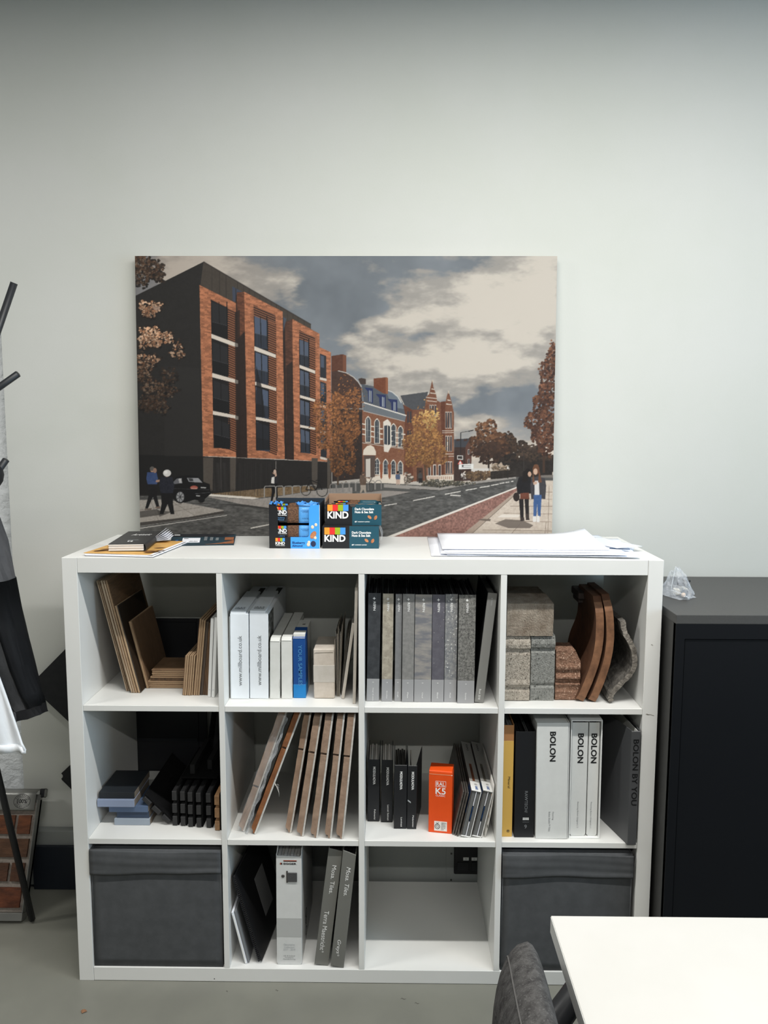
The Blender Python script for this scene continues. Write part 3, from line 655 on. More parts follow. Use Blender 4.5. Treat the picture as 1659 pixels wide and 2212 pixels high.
box('divider_sheet', r, GINK, a+.0265, a+.0272, .003, .29, .001, .281, 0); box('divider_sheet', r, GINK, a+.0305, a+.0312, .003, .29, .001, .281, 0)
k = a+.0290
MG = M('mid_grey_ink', (112, 114, 116), .6)
text(r, MG, 'RAWTECH/', (k, -.0004, .0955), .058, 'down', height=.0076, bold=.012)
for row in range(2):
    for q in range(5): box('logo_block', r, WINK, k-.0078+q*.0032, k-.0078+q*.0032+.0022, -.0004, 0, .0470+row*.0036, .0470+row*.0036+.0026, 0)
box('rule_line', r, MG, k-.0082, k+.0082, -.0004, 0, .0411, .0417, 0)
text(r, MG, '9', (k-.0005, -.0004, .0292), .0066, height=.0105, bold=.02)
SLIPC = M('silver_white_case', (212, 213, 210), .5, (207, 208, 205), scale=30)
r, a, c = lean('box_file', 'widest silver-white box file with bold black lettering', 'box file', 1.1790, .0825, .018, R2, -.7)
bm = bmesh.new(); add_box(bm, a, c-.003, 0, .29, 0, .307); bev(bm, .0008, 1); obj('case', bm, SLIPC, r)
box('case_back', r, SLIPC, c-.0024, c, .0006, .29, 0, .3075, .0006)
BB = .03
text(r, INK, 'BOLON', (a+.0405, -.0005, .2455), .0785, 'down', height=.0152, bold=BB)
text(r, GINK, 'Bolon Studio™ Tiles', (a+.0345, -.0005, .0470), .052, 'down', height=.0046); text(r, GINK, 'Flooring', (a+.0430, -.0005, .0620), .0215, 'down', height=.0050)
r, a, c = lean('slipcase', 'white open slipcase holding two matching binders', 'slipcase', 1.2640, .0785, .022, R2, -.3)
bm = bmesh.new()
add_box(bm, a, a+.0022, 0, .29, 0, .314); add_box(bm, c-.0022, c, 0, .29, 0, .314); add_box(bm, a+.0022, c-.0022, 0, .29, .3112, .314); add_box(bm, a+.0022, c-.0022, 0, .29, 0, .0022); add_box(bm, a+.0022, c-.0022, .2875, .29, .0022, .3112)
obj('case', bm, M('white_case', (226, 227, 225), .5), r)
for i, (x0, wd, n) in enumerate(((1.2685, .0400, '2'), (1.3110, .0265, '1'))):
    r, a, c = lean('ring_binder', ['silver-white binder in the slipcase, wider left one of the two', 'silver-white binder in the slipcase, narrower right one of the two'][i], 'binder', x0, wd, .030, R2+.0026, -.25, 'two binders in the white slipcase')
    pts = [(a, .006), (a+.004, 0), (c-.004, 0), (c, .006), (c, .302), (a, .302)]
    prism('spine', r, SLIPC, pts, 'y', 0, .003, .0006)
    bm = bmesh.new(); add_box(bm, a, a+.002, .003, .25, .003, .302); add_box(bm, c-.002, c, .003, .25, .003, .302); obj('cover_boards', bm, SLIPC, r)
    nb = 4 if i == 0 else 3
    for q in range(nb): box('sample_board', r, DKIN, a+.0035+q*(wd-.007)/nb, a+.0035+(q+.8)*(wd-.007)/nb, .005, .24, .004, .298+.003*(q % 2), .0003)
    k = (a+c)/2+(.001 if i == 0 else -.001)
    text(r, INK, 'BOLON', (k+.001, -.0005, .2345), .0785, 'down', height=.0150, bold=BB)
    text(r, GINK, 'Flooring Bolon Original | '+n, (k-.0025, -.0005, .0570), .070, 'down', height=.0042)
r = thing('splayed_binder', 'dark grey binder standing half open at the right end, jutting past the shelf edge', 'binder', (1.4050, -.008, R2+EPS))
DG = M('dark_grey_cover', (70, 71, 73), .42)
prism('spine', r, DG, [(0, 0), (.0222, 0), (.0222, .298), (0, .298)], 'y', 0, .003, .001)
sheet('cover', r, DG, lambda s, q: (.0-.058*s, .002+.235*s, .299*q), 6, 2, -.0022)
sheet('cover', r, DG, lambda s, q: (.0222-.001*s, .002+.24*s, .299*q), 4, 2, .0022)
sheet('inner_lining', r, M('white_lining', (214, 214, 210), .5), lambda s, q: (.0034-.05*s, .006+.2*s, .003+.293*q), 4, 2, -.0010)
sheet('inner_lining', r, M('white_lining', (214, 214, 210), .5), lambda s, q: (.0180-.012*s, .006+.2*s, .003+.293*q), 4, 2, .0010)
box('lining_fold', r, M('white_lining', (214, 214, 210), .5), .0034, .0185, .004, .0055, .003, .296, 0)
text(r, M('black_emboss', (18, 18, 20), .35), 'BOLON BY YOU', (.0122, -.0005, .191), .172, 'down', height=.0140, bold=.016)

# ------------------------------------------------------------------ row 3
FAB = M('charcoal_bin_fabric', (76, 78, 80), .85, (68, 70, 72), scale=30, bump=.15, bscale=700, bdist=.001)
FABS = M('bin_seam', (52, 54, 56), .9)
def bin_(label, x0, x1, lid):
    r = thing('fabric_bin', label, 'storage box', (x0, .006, R3+EPS), (0, 0, 0), 'charcoal fabric bins'); wd = x1-x0; h = .3255; d = .37
    bm = bmesh.new()
    add_sheet(bm, lambda s, q: (wd*s, .002*math.cos(math.pi*(s-.5))*math.sin(math.pi*q)*-2+.003, (h-.004)*q), 16, 14, -.004)
    obj('front_panel', bm, FAB, r, True)
    box('side_panel', r, FAB, 0, .004, .004, d, 0, h-.004, .001); box('side_panel', r, FAB, wd-.004, wd, .004, d, 0, h-.004, .001)
    box('back_panel', r, FAB, .004, wd-.004, d-.004, d, 0, h-.004, .001); box('base_panel', r, FAB, .004, wd-.004, .008, d-.004, 0, .004, .001)
    ph = 1.3*lid
    def cuff(s, q):
        zt = h-.002-.0035*math.sin(3.1*s+ph)**2-.002*s
        zb = h-.066-.0025*math.sin(4.3*s+1+ph)-.0015*math.sin(11*s)
        y = -.0055-.0035*math.sin(math.pi*q)*(.5+.5*math.sin(5*s+ph))-.0025*math.exp(-((q-.06)/.08)**2)+.0004*math.sin(19*q+4*s)
        return (-.0006+(wd+.0012)*s, y, zb+(zt-zb)*q)
    bm = bmesh.new(); add_sheet(bm, cuff, 28, 14, -.0028); obj('folded_cuff', bm, FAB, r, True)
    bm = bmesh.new(); add_sheet(bm, lambda s, q: (.006+(wd-.012)*s, -.0078+.0006*math.sin(9*s), h-.0095-.0035*math.sin(3.1*s+ph)**2-.002*s+.0012*q), 20, 1, .0003); obj('stitched_seam', bm, FABS, r)
    bm = bmesh.new(); add_sheet(bm, lambda s, q: (.004+(wd-.008)*s, .002+(d-.006)*q, h-.006-.006*math.sin(math.pi*q)*math.sin(math.pi*s)), 10, 10, .002); obj('top_fabric', bm, FAB, r, True)
    for x in (.0015, wd-.0015): tube('edge_piping', r, FAB, [(x, .001, .003), (x, .0006, h-.07)], .0022, 6)
bin_('charcoal fabric bin filling the bottom left compartment', .0400, .3745, 0)
bin_('charcoal fabric bin in the bottom right compartment, behind the white table corner', 1.0935, 1.4240, 1)

z = R3
r, a, c = lean('thin_booklet', 'low white-edged booklet leaning left at the bottom row, under the wire-bound book', 'booklet', .4290, .0120, .018, z, -13.2)
box('cover', r, PAPER, a, a+.0058, 0, .2, 0, .147, .0006); box('cover', r, GINK, a+.0062, c, .002, .2, .001, .146, .0006); box('page_edge', r, WINK, a+.001, a+.0048, -.0004, .0, .002, .139, 0)
r, a, c = lean('wire_bound_book', 'black wire-bound swatch book with a grey label, leaning left in the bottom row', 'book', .4655, .0085, .022, z, -16.2, None, math.radians(-5.5))
box('cover', r, M('black_cover', (15, 15, 17), .5), c-.001, c, 0, .26, .003, .246, .0003); box('page_block', r, M('dark_page', (40, 40, 42), .7), a+.001, c-.0013, .004, .255, .004, .243, .0003); box('cover', r, BLK, a, a+.0009, 0, .26, .003, .246, .0003)
for k in range(46):
    zc = .008+k*.0051
    bm = bmesh.new(); path = [(a+.0042+.0052*math.cos(q*math.pi/4), -.0005+.0044*math.sin(q*math.pi/4), zc) for q in range(9)]
    add_tube(bm, path, .0006, 4); obj('wire_loop', bm, M('black_wire', (42, 42, 44), .35, metal=.5), r)
lb = box('paper_label', r, M('grey_label', (118, 118, 118), .7), c, c+.0004, .105, .185, .062, .172, 0)
text(lb, GINK, 'COLOUR\nCARD', (c+.0006, .145, .155), .03, xd=(0, 1, 0), yd=(0, 0, 1), height=.012)
text(lb, GINK, 'sample text lines and codes\nof the swatches shown in\nthis book for each range\nmatt satin gloss', (c+.0006, .145, .112), .06, xd=(0, 1, 0), yd=(0, 0, 1), height=.03)
r, a, c = lean('lever_arch_file', 'silver-grey lever arch file with a metal clasp strap, middle of the bottom row', 'file', .5125, .0655, .017, z, .3)
LAF = M('silver_file', (208, 209, 207), .45, (203, 204, 202), scale=40)
h = .318
prism('spine', r, LAF, [(a, .006), (a+.003, 0), (c-.003, 0), (c, .006), (c, h-.008), (c-.003, h-.018), (c-.006, h-.020), (a+.003, h-.018), (a, h-.012)], 'y', 0, .003, .0006)
bm = bmesh.new(); add_prism(bm, [(.003, .002), (.27, .002), (.27, h), (.03, h), (.003, h-.020)], 'x', a, a+.002); add_prism(bm, [(.003, .002), (.27, .002), (.27, h), (.03, h), (.003, h-.012)], 'x', c-.002, c); obj('cover_boards', bm, LAF, r)
for q in range(7): box('page_bundle', r, M('file_pages', (150, 150, 148), .7), a+.004+q*.0082, a+.0115+q*.0082, .005, .26, .003, h-.016-.002*(q % 2), .0003)
box('grey_band', r, M('file_band', (176, 177, 175), .5), a+.0004, c-.0004, -.0004, 0, .0775, .1300, 0)
text(r, INK, 'EGGER', (a+.0360, -.0005, .2790), .0335, height=.0050, bold=.035)
box('logo_bar', r, M('red_brown_ink', (150, 64, 40), .5), a+.019, a+.053, -.0004, 0, .2866, .2884, 0); box('logo_bar', r, INK, a+.019, a+.053, -.0004, 0, .2848, .2866, 0)
box('logo_block', r, M('red_brown_ink', (150, 64, 40), .5), a+.010, a+.0128, -.0004, 0, .2765, .2815, 0); box('logo_block', r, INK, a+.0130, a+.0158, -.0004, 0, .2765, .2815, 0)
STEEL = M('dark_steel', (96, 94, 92), .3, metal=.7)
cl = box('clasp_frame', r, STEEL, a+.0262, a+.0306, -.0022, 0, .228, .260, .0012, 2)
box('clasp_strap', r, M('grey_webbing', (76, 76, 76), .8, (62, 62, 62), scale=300), a+.029, c-.0115, -.0030, -.0002, .2305, .2555, .0008)
bm = bmesh.new(); bmesh.ops.create_cone(bm, cap_ends=True, segments=20, radius1=.0046, radius2=.0036, depth=.0016, matrix=Matrix.Translation((a+.0175, -.0007, .245)) @ Matrix.Rotation(math.pi/2, 4, 'X')); obj('rivet', bm, STEEL, r)
text(r, LGINK, 'Decorative\nCollection\n2017 - 2019', (a+.0325, -.0005, .0490), .0315, height=.0195, shear=.15)
text(r, GINK, 'UK & Ireland\nFurniture\nManufacturing', (a+.0325, -.0005, .0195), .0320, height=.0140)
text(r, INK, '040', (c+.0005, .10, .055), .075, xd=(0, 0, 1), yd=(0, -1, 0), height=.03, bold=-.01)
MOS = M('dark_grey_folder', (98, 98, 93), .45); MOSL = M('folder_spine_grey', (110, 110, 105), .45)
for i, (x0, wd, yf, dg, tt, tl, tz) in enumerate(((.6105, .0365, .014, 7.0, 'Terra Maestricht®', .116, .0925), (.6535, .0345, .006, 6.0, 'Greys®', .0455, .0535))):
    r, a, c = lean('tile_folder', ['dark grey folder with long white lettering, left one of the leaning pair', 'dark grey folder with short italic white lettering, right one of the leaning pair'][i], 'folder', x0, wd, yf, z, dg, 'pair of leaning dark grey folders', )
    h = .322
    prism('spine', r, MOSL, [(a, 0), (c, 0), (c, h-.004), (a, h)] if i == 0 else [(a, .004), (c, 0), (c, h-.010), (a, h)], 'y', 0, .003, .0006)
    box('cover', r, MOS, a, a+.0022, .003, .27, 0, h+.001, .0004); box('cover', r, MOS, c-.0022, c, .003, .27, 0, h-.002, .0004)
    for q in range(3): box('sample_board', r, DKIN, a+.004+q*.0098, a+.0125+q*.0098, .005, .25, .002, h-.008-.003*(q % 2), .0004)
    k = (a+c)/2
    text(r, WINK, 'Mosa. Tiles.', (k+.002, -.0005, .2385), .0785, 'down', height=.0108, shear=0 if i == 0 else .25)
    text(r, WINK, '®', (k-.0005, -.0005, tz-tl/2+.003), .0050, 'down', height=.0050)
    text(r, WINK, tt[:-1], (k-.003, -.0005, tz+.004), tl-.007, 'down', height=.0118, shear=0 if i == 0 else .25)
# ------------------------------------------------------------------ on top of the bookcase
TOP = H+EPS
SQ = [(246, 152, 52), (232, 48, 46), (150, 174, 32), (70, 148, 226)]
SQM = [M('print_colour_%d' % i, c, .45) for i, c in enumerate(SQ)]
NUT = M('almond_brown', (164, 98, 58), .55, (196, 134, 92), scale=120)
NUTB = M('black_box_print', (26, 27, 30), .45); TEAL = M('teal_box_print', (28, 76, 92), .45); SKY = M('bright_blue_print', (66, 156, 238), .45)
def brand(parent, x0, x1, zt, zb, zl, y, small=False):
    wq = (x1-x0)/4
    for i in range(4): box('colour_block', parent, SQM[i], x0+i*wq+.0001, x0+(i+1)*wq-.0001, y-.0004, y, zb, zt, 0)
    text(parent, WINK, 'KIND', ((x0+x1)/2, y-.0006, (zb+zl)/2-.0006), (x1-x0)*1.0, height=zb-zl-.0012, bold=.035)
def nut(parent, c, rx, rz, rot, m=None): disc('almond_picture', parent, m or NUT, c, rx, rz, .0004, 18, rot)
def choc(label, x0, y0, z0, wd, h, d, rot, opened):
    r = thing('snack_box', label, 'snack box', (x0, y0, z0), (0, 0, rot), 'boxes of dark chocolate snack bars')
    hf = h-(.005 if opened else 0)
    sp = wd*.478
    box('black_panel', r, NUTB, 0, sp, 0, .0008, 0, hf, 0); box('teal_panel', r, TEAL, sp, wd, 0, .0008, 0, hf, 0)
    bm = bmesh.new(); add_box(bm, 0, .0008, .0008, d, 0, h); add_box(bm, wd-.0008, wd, .0008, d, 0, h); add_box(bm, 0, wd, d-.0008, d, 0, h); add_box(bm, .0008, wd-.0008, .0008, d-.0008, 0, .0008)
    if not opened: add_box(bm, 0, wd, .0008, d, h-.0008, h)
    obj('carton', bm, M('box_side', (48, 44, 42), .5), r)
    brand(r, .0055, .061, h-.004 if not opened else h-.0065, h*.625, h*.30, -.0002)
    text(r, WINK, 'Dark Chocolate\nNuts & Sea Salt', (.103, -.0004, h*.645), .0505, height=.0145, bold=.03, align='LEFT')
    text(r, WINK, '#1', (.0805, -.0004, h*.165), .006, height=.0040, bold=.03); text(r, WINK, 'INGREDIENT ALMONDS', (.1015, -.0004, h*.16), .031, height=.0022, bold=.04)
    nut(r, (.1165, -.0002, h*.36), .0062, .0036, -.7); nut(r, (.1325, -.0002, h*.34), .0062, .0038, 1.1)
    if opened:
        K = M('box_inside_card', (158, 128, 104), .7)
        box('inner_back', r, K, .001, wd-.001, d-.0016, d-.0008, .01, h+.011, .0002)
        box('end_flap', r, K, wd-.0008, wd+.0002, .004, d, h-.002, h+.011, .0002); box('end_flap', r, K, -.0002, .0008, .02, d, h-.002, h+.008, .0002)
        bm = bmesh.new(); add_sheet(bm, lambda s, q: (wd*s, .0+.0006*math.sin(30*s), hf-.0005+.0012*q*abs(math.sin(17*s))), 30, 1, .0006); obj('torn_edge', bm, K, r)
        disc('thumb_notch', r, M('notch_shadow_card', (70, 62, 58), .8), (wd*.49, -.0003, hf-.003), .0078, .0042)
    else:
        bm = bmesh.new(); add_sheet(bm, lambda s, q: (wd+.0005+.010*math.sin(math.pi*q)*(.6+.4*s), .001+(d*.5)*s, .001+(h-.002)*q), 6, 8, .0003); obj('clear_film_end', bm, CLEAR, r, True)
    return r
choc('closed black and teal snack box underneath the open one', .6255, .159, TOP, .149, .0595, .15, math.radians(.5), False)
r2 = choc('opened black and teal snack box stacked on the closed one', .633, .168, TOP+.0600, .148, .0615, .14, math.radians(1), True)
def bar(label, loc, rot, wrap, blue, ln=.108, hh=.040, th=.022, nm='KIND'):
    r = thing('snack_bar', label, 'snack bar', loc, rot, 'wrapped snack bars in the open boxes')
    GR = M('granola', (118, 84, 58), .6, (70, 46, 32), scale=220, detail=6, bump=1, bscale=260, bdist=.004)
    def seg(name, m, a, b, bump=0):
        bm = bmesh.new(); n = 6
        secs = []
        for i in range(n+1):
            x = a+(b-a)*i/n; e = min(x/.008, (ln-x)/.008, 1); e = max(.12, e)**.5; ring = []
            for k in range(12):
                an = 2*math.pi*k/12; cx, cz = math.cos(an), math.sin(an)
                sx = math.copysign(abs(cx)**.5, cx); sz = math.copysign(abs(cz)**.5, cz)
                ring.append(bm.verts.new((x, th/2+sx*th/2*e+(rng.uniform(-bump, bump)), hh/2+sz*hh/2*(.8+.2*e)+rng.uniform(-bump, bump))))
            secs.append(ring)
        for i in range(n):
            for k in range(12): bm.faces.new((secs[i][k], secs[i][(k+1) % 12], secs[i+1][(k+1) % 12], secs[i+1][k]))
        bm.faces.new(secs[0]); bm.faces.new(secs[-1]); bmesh.ops.recalc_face_normals(bm, faces=bm.faces)
        return obj(name, bm, m, r, True)
    seg('black_wrapper', wrap, 0, .036); seg('clear_window', GR, .036, .066, .0006); seg('printed_wrapper', blue, .066, ln)
    for x in (-.006, ln-.001):
        bm = bmesh.new(); add_sheet(bm, lambda s, q: (x+.007*s, th/2+.0014*math.sin(q*28), hh*.06+hh*.88*q), 2, 14, .0004); obj('crimped_end', bm, wrap if x < 0 else blue, r)
    wq = .0068
    for i in range(4): box('colour_block', r, SQM[i], .006+i*wq, .006+(i+1)*wq-.0002, -.0008, -.0004, hh*.80, hh*.97, 0)
    text(r, WINK, nm, (.020, -.0009, hh*.66), .028, height=hh*.25, bold=.035); text(r, WINK, 'WHOLE GRAINS', (.020, -.0009, hh*.48), .028, height=.0024, bold=.03)
    text(r, M('pale_blue_ink', (96, 150, 200), .5), 'Blueberry\nAlmond', (.019, -.0009, hh*.28), .02, height=hh*.2)
    text(r, M('navy_ink', (24, 60, 120), .5), '#1 INGREDIENT\nALMONDS', (.083, -.0009, hh*.72), .022, height=.006); text(r, M('navy_ink', (24, 60, 120), .5), 'GLUTEN FREE', (.083, -.0009, hh*.3), .017, height=.0026)
    return r
BW = M('black_wrapper_film', (24, 24, 28), .25); BLW = M('blue_wrapper_film', (84, 154, 216), .25, bump=.6, bscale=120); TLW = M('teal_wrapper_film', (30, 74, 88), .3)
r = thing('snack_box', 'upright blue and black display box of blueberry bars with a cut-out front', 'snack box', (.4855, .158, TOP), (0, 0, math.radians(-1)))
wd, h, d = .1335, .1155, .13
n = 6
def arc(cx, cz, rr, a0, a1): return [(cx+rr*math.cos(a0+(a1-a0)*k/n), cz+rr*math.sin(a0+(a1-a0)*k/n)) for k in range(n+1)]
xa, xb, zb = .0235, .1055, .030
prism('black_panel', r, NUTB, [(0, 0), (.0565, 0), (.0565, zb)] + arc(xa+.007, zb+.007, .007, -math.pi/2, -math.pi) + [(xa, h-.012), (xa-.004, h-.004), (.0, h-.002)], 'y', 0, .0008)
prism('blue_panel', r, SKY, [(.0565, 0), (wd, 0), (wd, h), (xb+.004, h-.001), (xb, h-.010)] + arc(xb-.007, zb+.007, .007, 0, -math.pi/2) + [(.0565, zb)], 'y', 0, .0008)
bm = bmesh.new(); add_box(bm, 0, .0008, .0008, d, 0, h); add_box(bm, wd-.0008, wd, .0008, d, 0, h+.003); add_box(bm, 0, wd, d-.0008, d, 0, h+.006); add_box(bm, .0008, wd-.0008, .0008, d-.0008, 0, .0008); obj('carton', bm, M('box_card', (40, 52, 64), .5), r)
box('card_edge', r, WINK, wd-.0004, wd+.0003, -.0002, .0012, .001, h, 0)
brand(r, .0165, .0415, .0275, .0185, .0095, -.0002)
text(r, WINK, 'WHOLE GRAINS', (.029, -.0006, .0072), .0245, height=.0018, bold=.03)
text(r, M('navy_ink2', (18, 48, 100), .5), 'Blueberry\nAlmond', (.0775, -.0004, .0112), .0345, height=.0145, bold=.02, align='LEFT')
nut(r, (.1165, -.0002, .036), .0112, .0068, 1.0); ball('blueberry_picture', r, M('blueberry', (36, 44, 76), .5), (.1165, -.0004, .0125), (.0068, .0008, .0080), 16)
OAT = M('oat_cream', (226, 208, 182), .6)
for (x, zc, rr) in ((.1145, .057, .0044), (.1235, .063, .0040), (.1215, .0285, .004), (.1035, .0105, .0048), (.1050, .0165, .004)): ball('oat_picture', r, OAT, (x, -.0003, zc), (rr, .0008, rr*1.1), 10)
bx = (.4895, .1605, TOP)
ub = bar('upper front bar in the blue display box, dark text panel and brown window', (.4975, .1605, TOP+.066), (math.radians(-4), 0, 0), BW, BLW, .110, .044)
bar('lower front bar in the blue display box, half hidden by the box front', (.4975, .161, TOP+.0185), (0, 0, 0), BW, BLW, .110, .042)
CR = M('crumpled_blue_film', (86, 160, 226), .2, (60, 130, 205), scale=60, bump=.8, bscale=110)
for x0, wdd, s_ in ((-.012, .034, 3), (.058, .058, 11)):
    bm = bmesh.new(); add_sheet(bm, lambda s, q, x0=x0, wdd=wdd, s_=s_: (x0+wdd*s+.002*math.sin(9*q+s_), .007+.018*q+.004*math.sin(11*s+s_), .0465+.007*abs(math.sin(6.5*s+s_+2*q))+.004*q+.0025*math.sin(31*s+7*q)), 22, 6, .0004); obj('crumpled_wrapper', bm, CR, ub)
for i, (dy, dz, a) in enumerate(((.026, .068, .05), (.051, .072, -.06), (.078, .070, .04))):
    bar(['bar behind the upper front one in the blue display box, blue end crumpled', 'middle bar in the top layer of the blue display box', 'rearmost bar in the top layer of the blue display box'][i], (.493+.002*i, .1605+dy, TOP+dz), (math.radians(-3), 0, a*.4), BW, BLW, .112, .042)
for i in range(3): bar(['front bar in the open teal snack box', 'middle bar in the open teal snack box', 'rear bar in the open teal snack box'][i], (.648+.004*i, .1705+.030*i, TOP+.0625), (0, 0, math.radians(1)), BW, TLW, .116, .052+.003*i)

# magazines, catalogue and leaflet
mr = math.radians(-6.5)
r = thing('magazine', 'white-edged magazine lying under the kraft brochure', 'magazine', (.049, .024, TOP), (0, 0, mr))
box('pages', r, PAPER, 0, .176, 0, .228, .0006, .0040, .0006); box('cover', r, M('dark_cover_edge', (48, 50, 54), .5), -.0006, .1768, -.0006, .2288, 0, .0008, 0)
r = thing('kraft_brochure', 'ochre kraft brochure with a dark branch print under the black catalogue', 'brochure', (.044, .0275, TOP+.0044), (0, 0, mr))
KR = M('kraft_brochure_cover', (210, 166, 96), .6, (196, 150, 82), scale=40)
sheet('cover', r, KR, lambda s, q: (.178*s, .226*q, .0026+.0006*math.sin(5*s)), 6, 6, .0012)
sheet('inner_page', r, PAPER, lambda s, q: (.001+.179*s, -.0012+.224*q, .0012+.0016*max(0, s-.9)*10), 10, 4, .001)
for k in range(7):
    x, y = .02+.02*rng.random(), .02+.17*rng.random()
    for xx in ((x, .145+.03*rng.random())): sheet('leaf_print', r, M('brown_leaf_print', (120, 82, 44), .7), lambda s, q, xx=xx, y=y: (xx+.028*(s-.5), y+.012*(q-.5)*math.sin(math.pi*s)+.01*s, .0034+.0003), 4, 1, .0002)
r = thing('black_catalogue', 'thick black catalogue with script lettering and fanned white pages at its back', 'catalogue', (.0985, .044, TOP+.0082), (0, 0, math.radians(6.5)))
BC = M('catalogue_black', (46, 46, 46), .5)
wd, d, h = .0935, .235, .0185
prism('cover', r, BC, [(.002, h), (wd-.004, h), (wd, h-.003), (wd+.0015, .006), (wd-.001, 0), (.004, 0), (.004, .0008), (wd-.003, .0008), (wd-.001, .006), (wd-.002, h-.004), (wd-.005, h-.0012), (.002, h-.0012)], 'y', 0, d, 0)
for k in range(5): box('page_section', r, M('cat_pages_%d' % (k % 2), ((232, 228, 222), (204, 200, 196))[k % 2], .7), .002+.0006*(k % 2), wd-.006, .0008*(k % 2), d-.03, .0012+k*.0032, .0012+k*.0032+.0029, .0003)
for k in range(6):
    a = .18+.16*k
    bm = bmesh.new(); add_sheet(bm, lambda s, q, a=a: (wd-.012+.046*s*math.cos(a), d-.095+.085*q, .0035+.002*k*.4+.040*s*math.sin(a)*.62), 3, 2, .0007); obj('fanned_page', bm, PAPER, r)
text(r, WINK, 'Artistic', (.052, .165, h+.0003), .052, xd=(1, 0, 0), yd=(0, 1, 0), height=.03, shear=.35)
text(r, LGINK, 'catalogue of surface ideas', (.058, .215, h+.0003), .05, xd=(1, 0, 0), yd=(0, 1, 0), height=.004)
text(r, WINK, 'M', (.046, .045, h+.0003), .012, xd=(1, 0, 0), yd=(0, 1, 0), height=.016, bold=.06); box('rule_line', r, LGINK, .035, .062, .066, .0675, h, h+.0002, 0)
r = thing('leaflet', 'dark teal folded leaflet with a white address label and orange feather print', 'leaflet', (0, 0, TOP))
LF = [(.2135, .186), (.382, .207), (.3545, .375), (.169, .372)]
def lf(s, q, dz=0): 
    x = (LF[0][0]*(1-s)+LF[1][0]*s)*(1-q)+(LF[3][0]*(1-s)+LF[2][0]*s)*q; y = (LF[0][1]*(1-s)+LF[1][1]*s)*(1-q)+(LF[3][1]*(1-s)+LF[2][1]*s)*q
    return (x, y, .0022+.0035*q*(s if s > .8 else .3)+dz)
TL = M('teal_leaflet', (32, 50, 62), .4, (38, 66, 76), scale=14)
sheet('cover', r, TL, lf, 10, 6, .0016); sheet('page_edge', r, M('leaflet_black', (34, 36, 40), .5), lambda s, q: (lf(s, .80+.2*q)[0]-.004, lf(s, .80+.2*q)[1], .0035+.003*q), 8, 2, .0008)
sub = lambda s0, s1, q0, q1, dz: (lambda s, q: lf(s0+(s1-s0)*s, q0+(q1-q0)*q, dz))
sheet('address_label', r, PAPER, sub(.18, .455, .22, .68, .0006), 3, 3, .0004)
for k in range(7): sheet('address_line', r, GINK, sub(.29+.02*k, .30+.02*k, .26, .34+.02*(k*5 % 3), .0009), 1, 1, .0002)
sheet('address_line', r, INK, sub(.2, .27, .58, .62, .0009), 1, 1, .0002)
FEA = M('feather_orange', (176, 112, 74), .5, (104, 66, 46), scale=50, stretch=(1, 6, 1))
sheet('feather_print', r, FEA, lambda s, q: lf(.55+.44*s, .03+(.30*s*s+.02)*q+.06*s, .0005), 8, 2, .0002); sheet('feather_print', r, FEA, lambda s, q: lf(.84+.14*s, .40+.28*q, .0009), 4, 3, .0003)
sheet('blue_mark', r, M('leaflet_blue', (40, 96, 160), .5), sub(.075, .115, .2, .48, .0006), 1, 1, .0002); sheet('white_mark', r, WINK, sub(.04, .13, .86, .93, .0030), 1, 1, .0002)
for k, s0 in enumerate((.52, .61, .70)):
    for j in range(4): sheet('print_line', r, MG if False else LGINK, sub(s0+.012*j, s0+.012*j+.005, .42, .80-.05*k, .0007), 1, 1, .0002)

# loose drawing sheets
def psheet(label, cx, cy, wd, dp, rot, z0, mat, curl, grp='stack of loose white drawing sheets'):
    cr, sr = math.cos(rot), math.sin(rot)
    def fn(s, q):
        u, v = (s-.5)*wd, (q-.5)*dp
        return (u*cr-v*sr, u*sr+v*cr, curl(s, q))
    o = sheet('paper_sheet', None, mat, fn, 14, 8, .0005, True); o.location = (cx, cy, z0)
    return tag(o, label, 'paper', grp)
P0 = TOP+.0008
PB = M('paper_bluish', (228, 232, 242), .7); PCL = M('tracing_paper', (236, 240, 246), .35, alpha=.65)
lst = [('bottom white drawing sheet of the loose stack, its left edge sticking out', 1.135, .203, .452, .335, -.012), ('white drawing sheet second from the bottom of the loose stack', 1.165, .203, .440, .330, .006), ('white drawing sheet third from the bottom of the loose stack, jutting right', 1.198, .188, .470, .31, -.10),
       ('white drawing sheet in the middle of the loose stack', 1.165, .200, .46, .33, -.03), ('white drawing sheet fifth up in the loose stack, its front corner past the shelf edge', 1.168, .190, .455, .325, -.055), ('white drawing sheet sixth up in the loose stack', 1.170, .203, .45, .315, -.03)]
for i, (lb, cx, cy, wd, dp, ro) in enumerate(lst):
    psheet(lb, cx, cy, wd, dp, ro, P0+i*.0017, (PAPER, PB)[i % 2], lambda s, q, i=i: .0009*math.sin(4*s+i)*(1-q)+.0009+(.004*max(0, s-.75)*q))
psheet('topmost white drawing sheet of the loose stack with its back right corner lifted', 1.15, .2245, .424, .295, -.010, P0+.0108, PAPER, lambda s, q: .001+.016*max(0, (s-.72)/.28)**2*q**1.5)
psheet('small translucent sheet curling at the right end of the loose stack', 1.385, .190, .085, .17, .42, P0+.0118, PCL, lambda s, q: .0015+.003*math.sin(3*s)*q)
psheet('small white leaflet sticking out on the right under the loose sheets', 1.395, .150, .085, .12, -.35, P0+.0005, PB, lambda s, q: .0006, None)
bl = sheet('blue_print', None, M('blue_photo_print', (36, 74, 122)), lambda s, q: (.05*s, .012*q, .0006), 2, 1, .0004); bl.location = (1.365, .104, TOP+.0116); bl.rotation_euler = (0, 0, -.3)
tag(bl, 'little blue printed card peeping out of the right end of the paper stack', 'card')

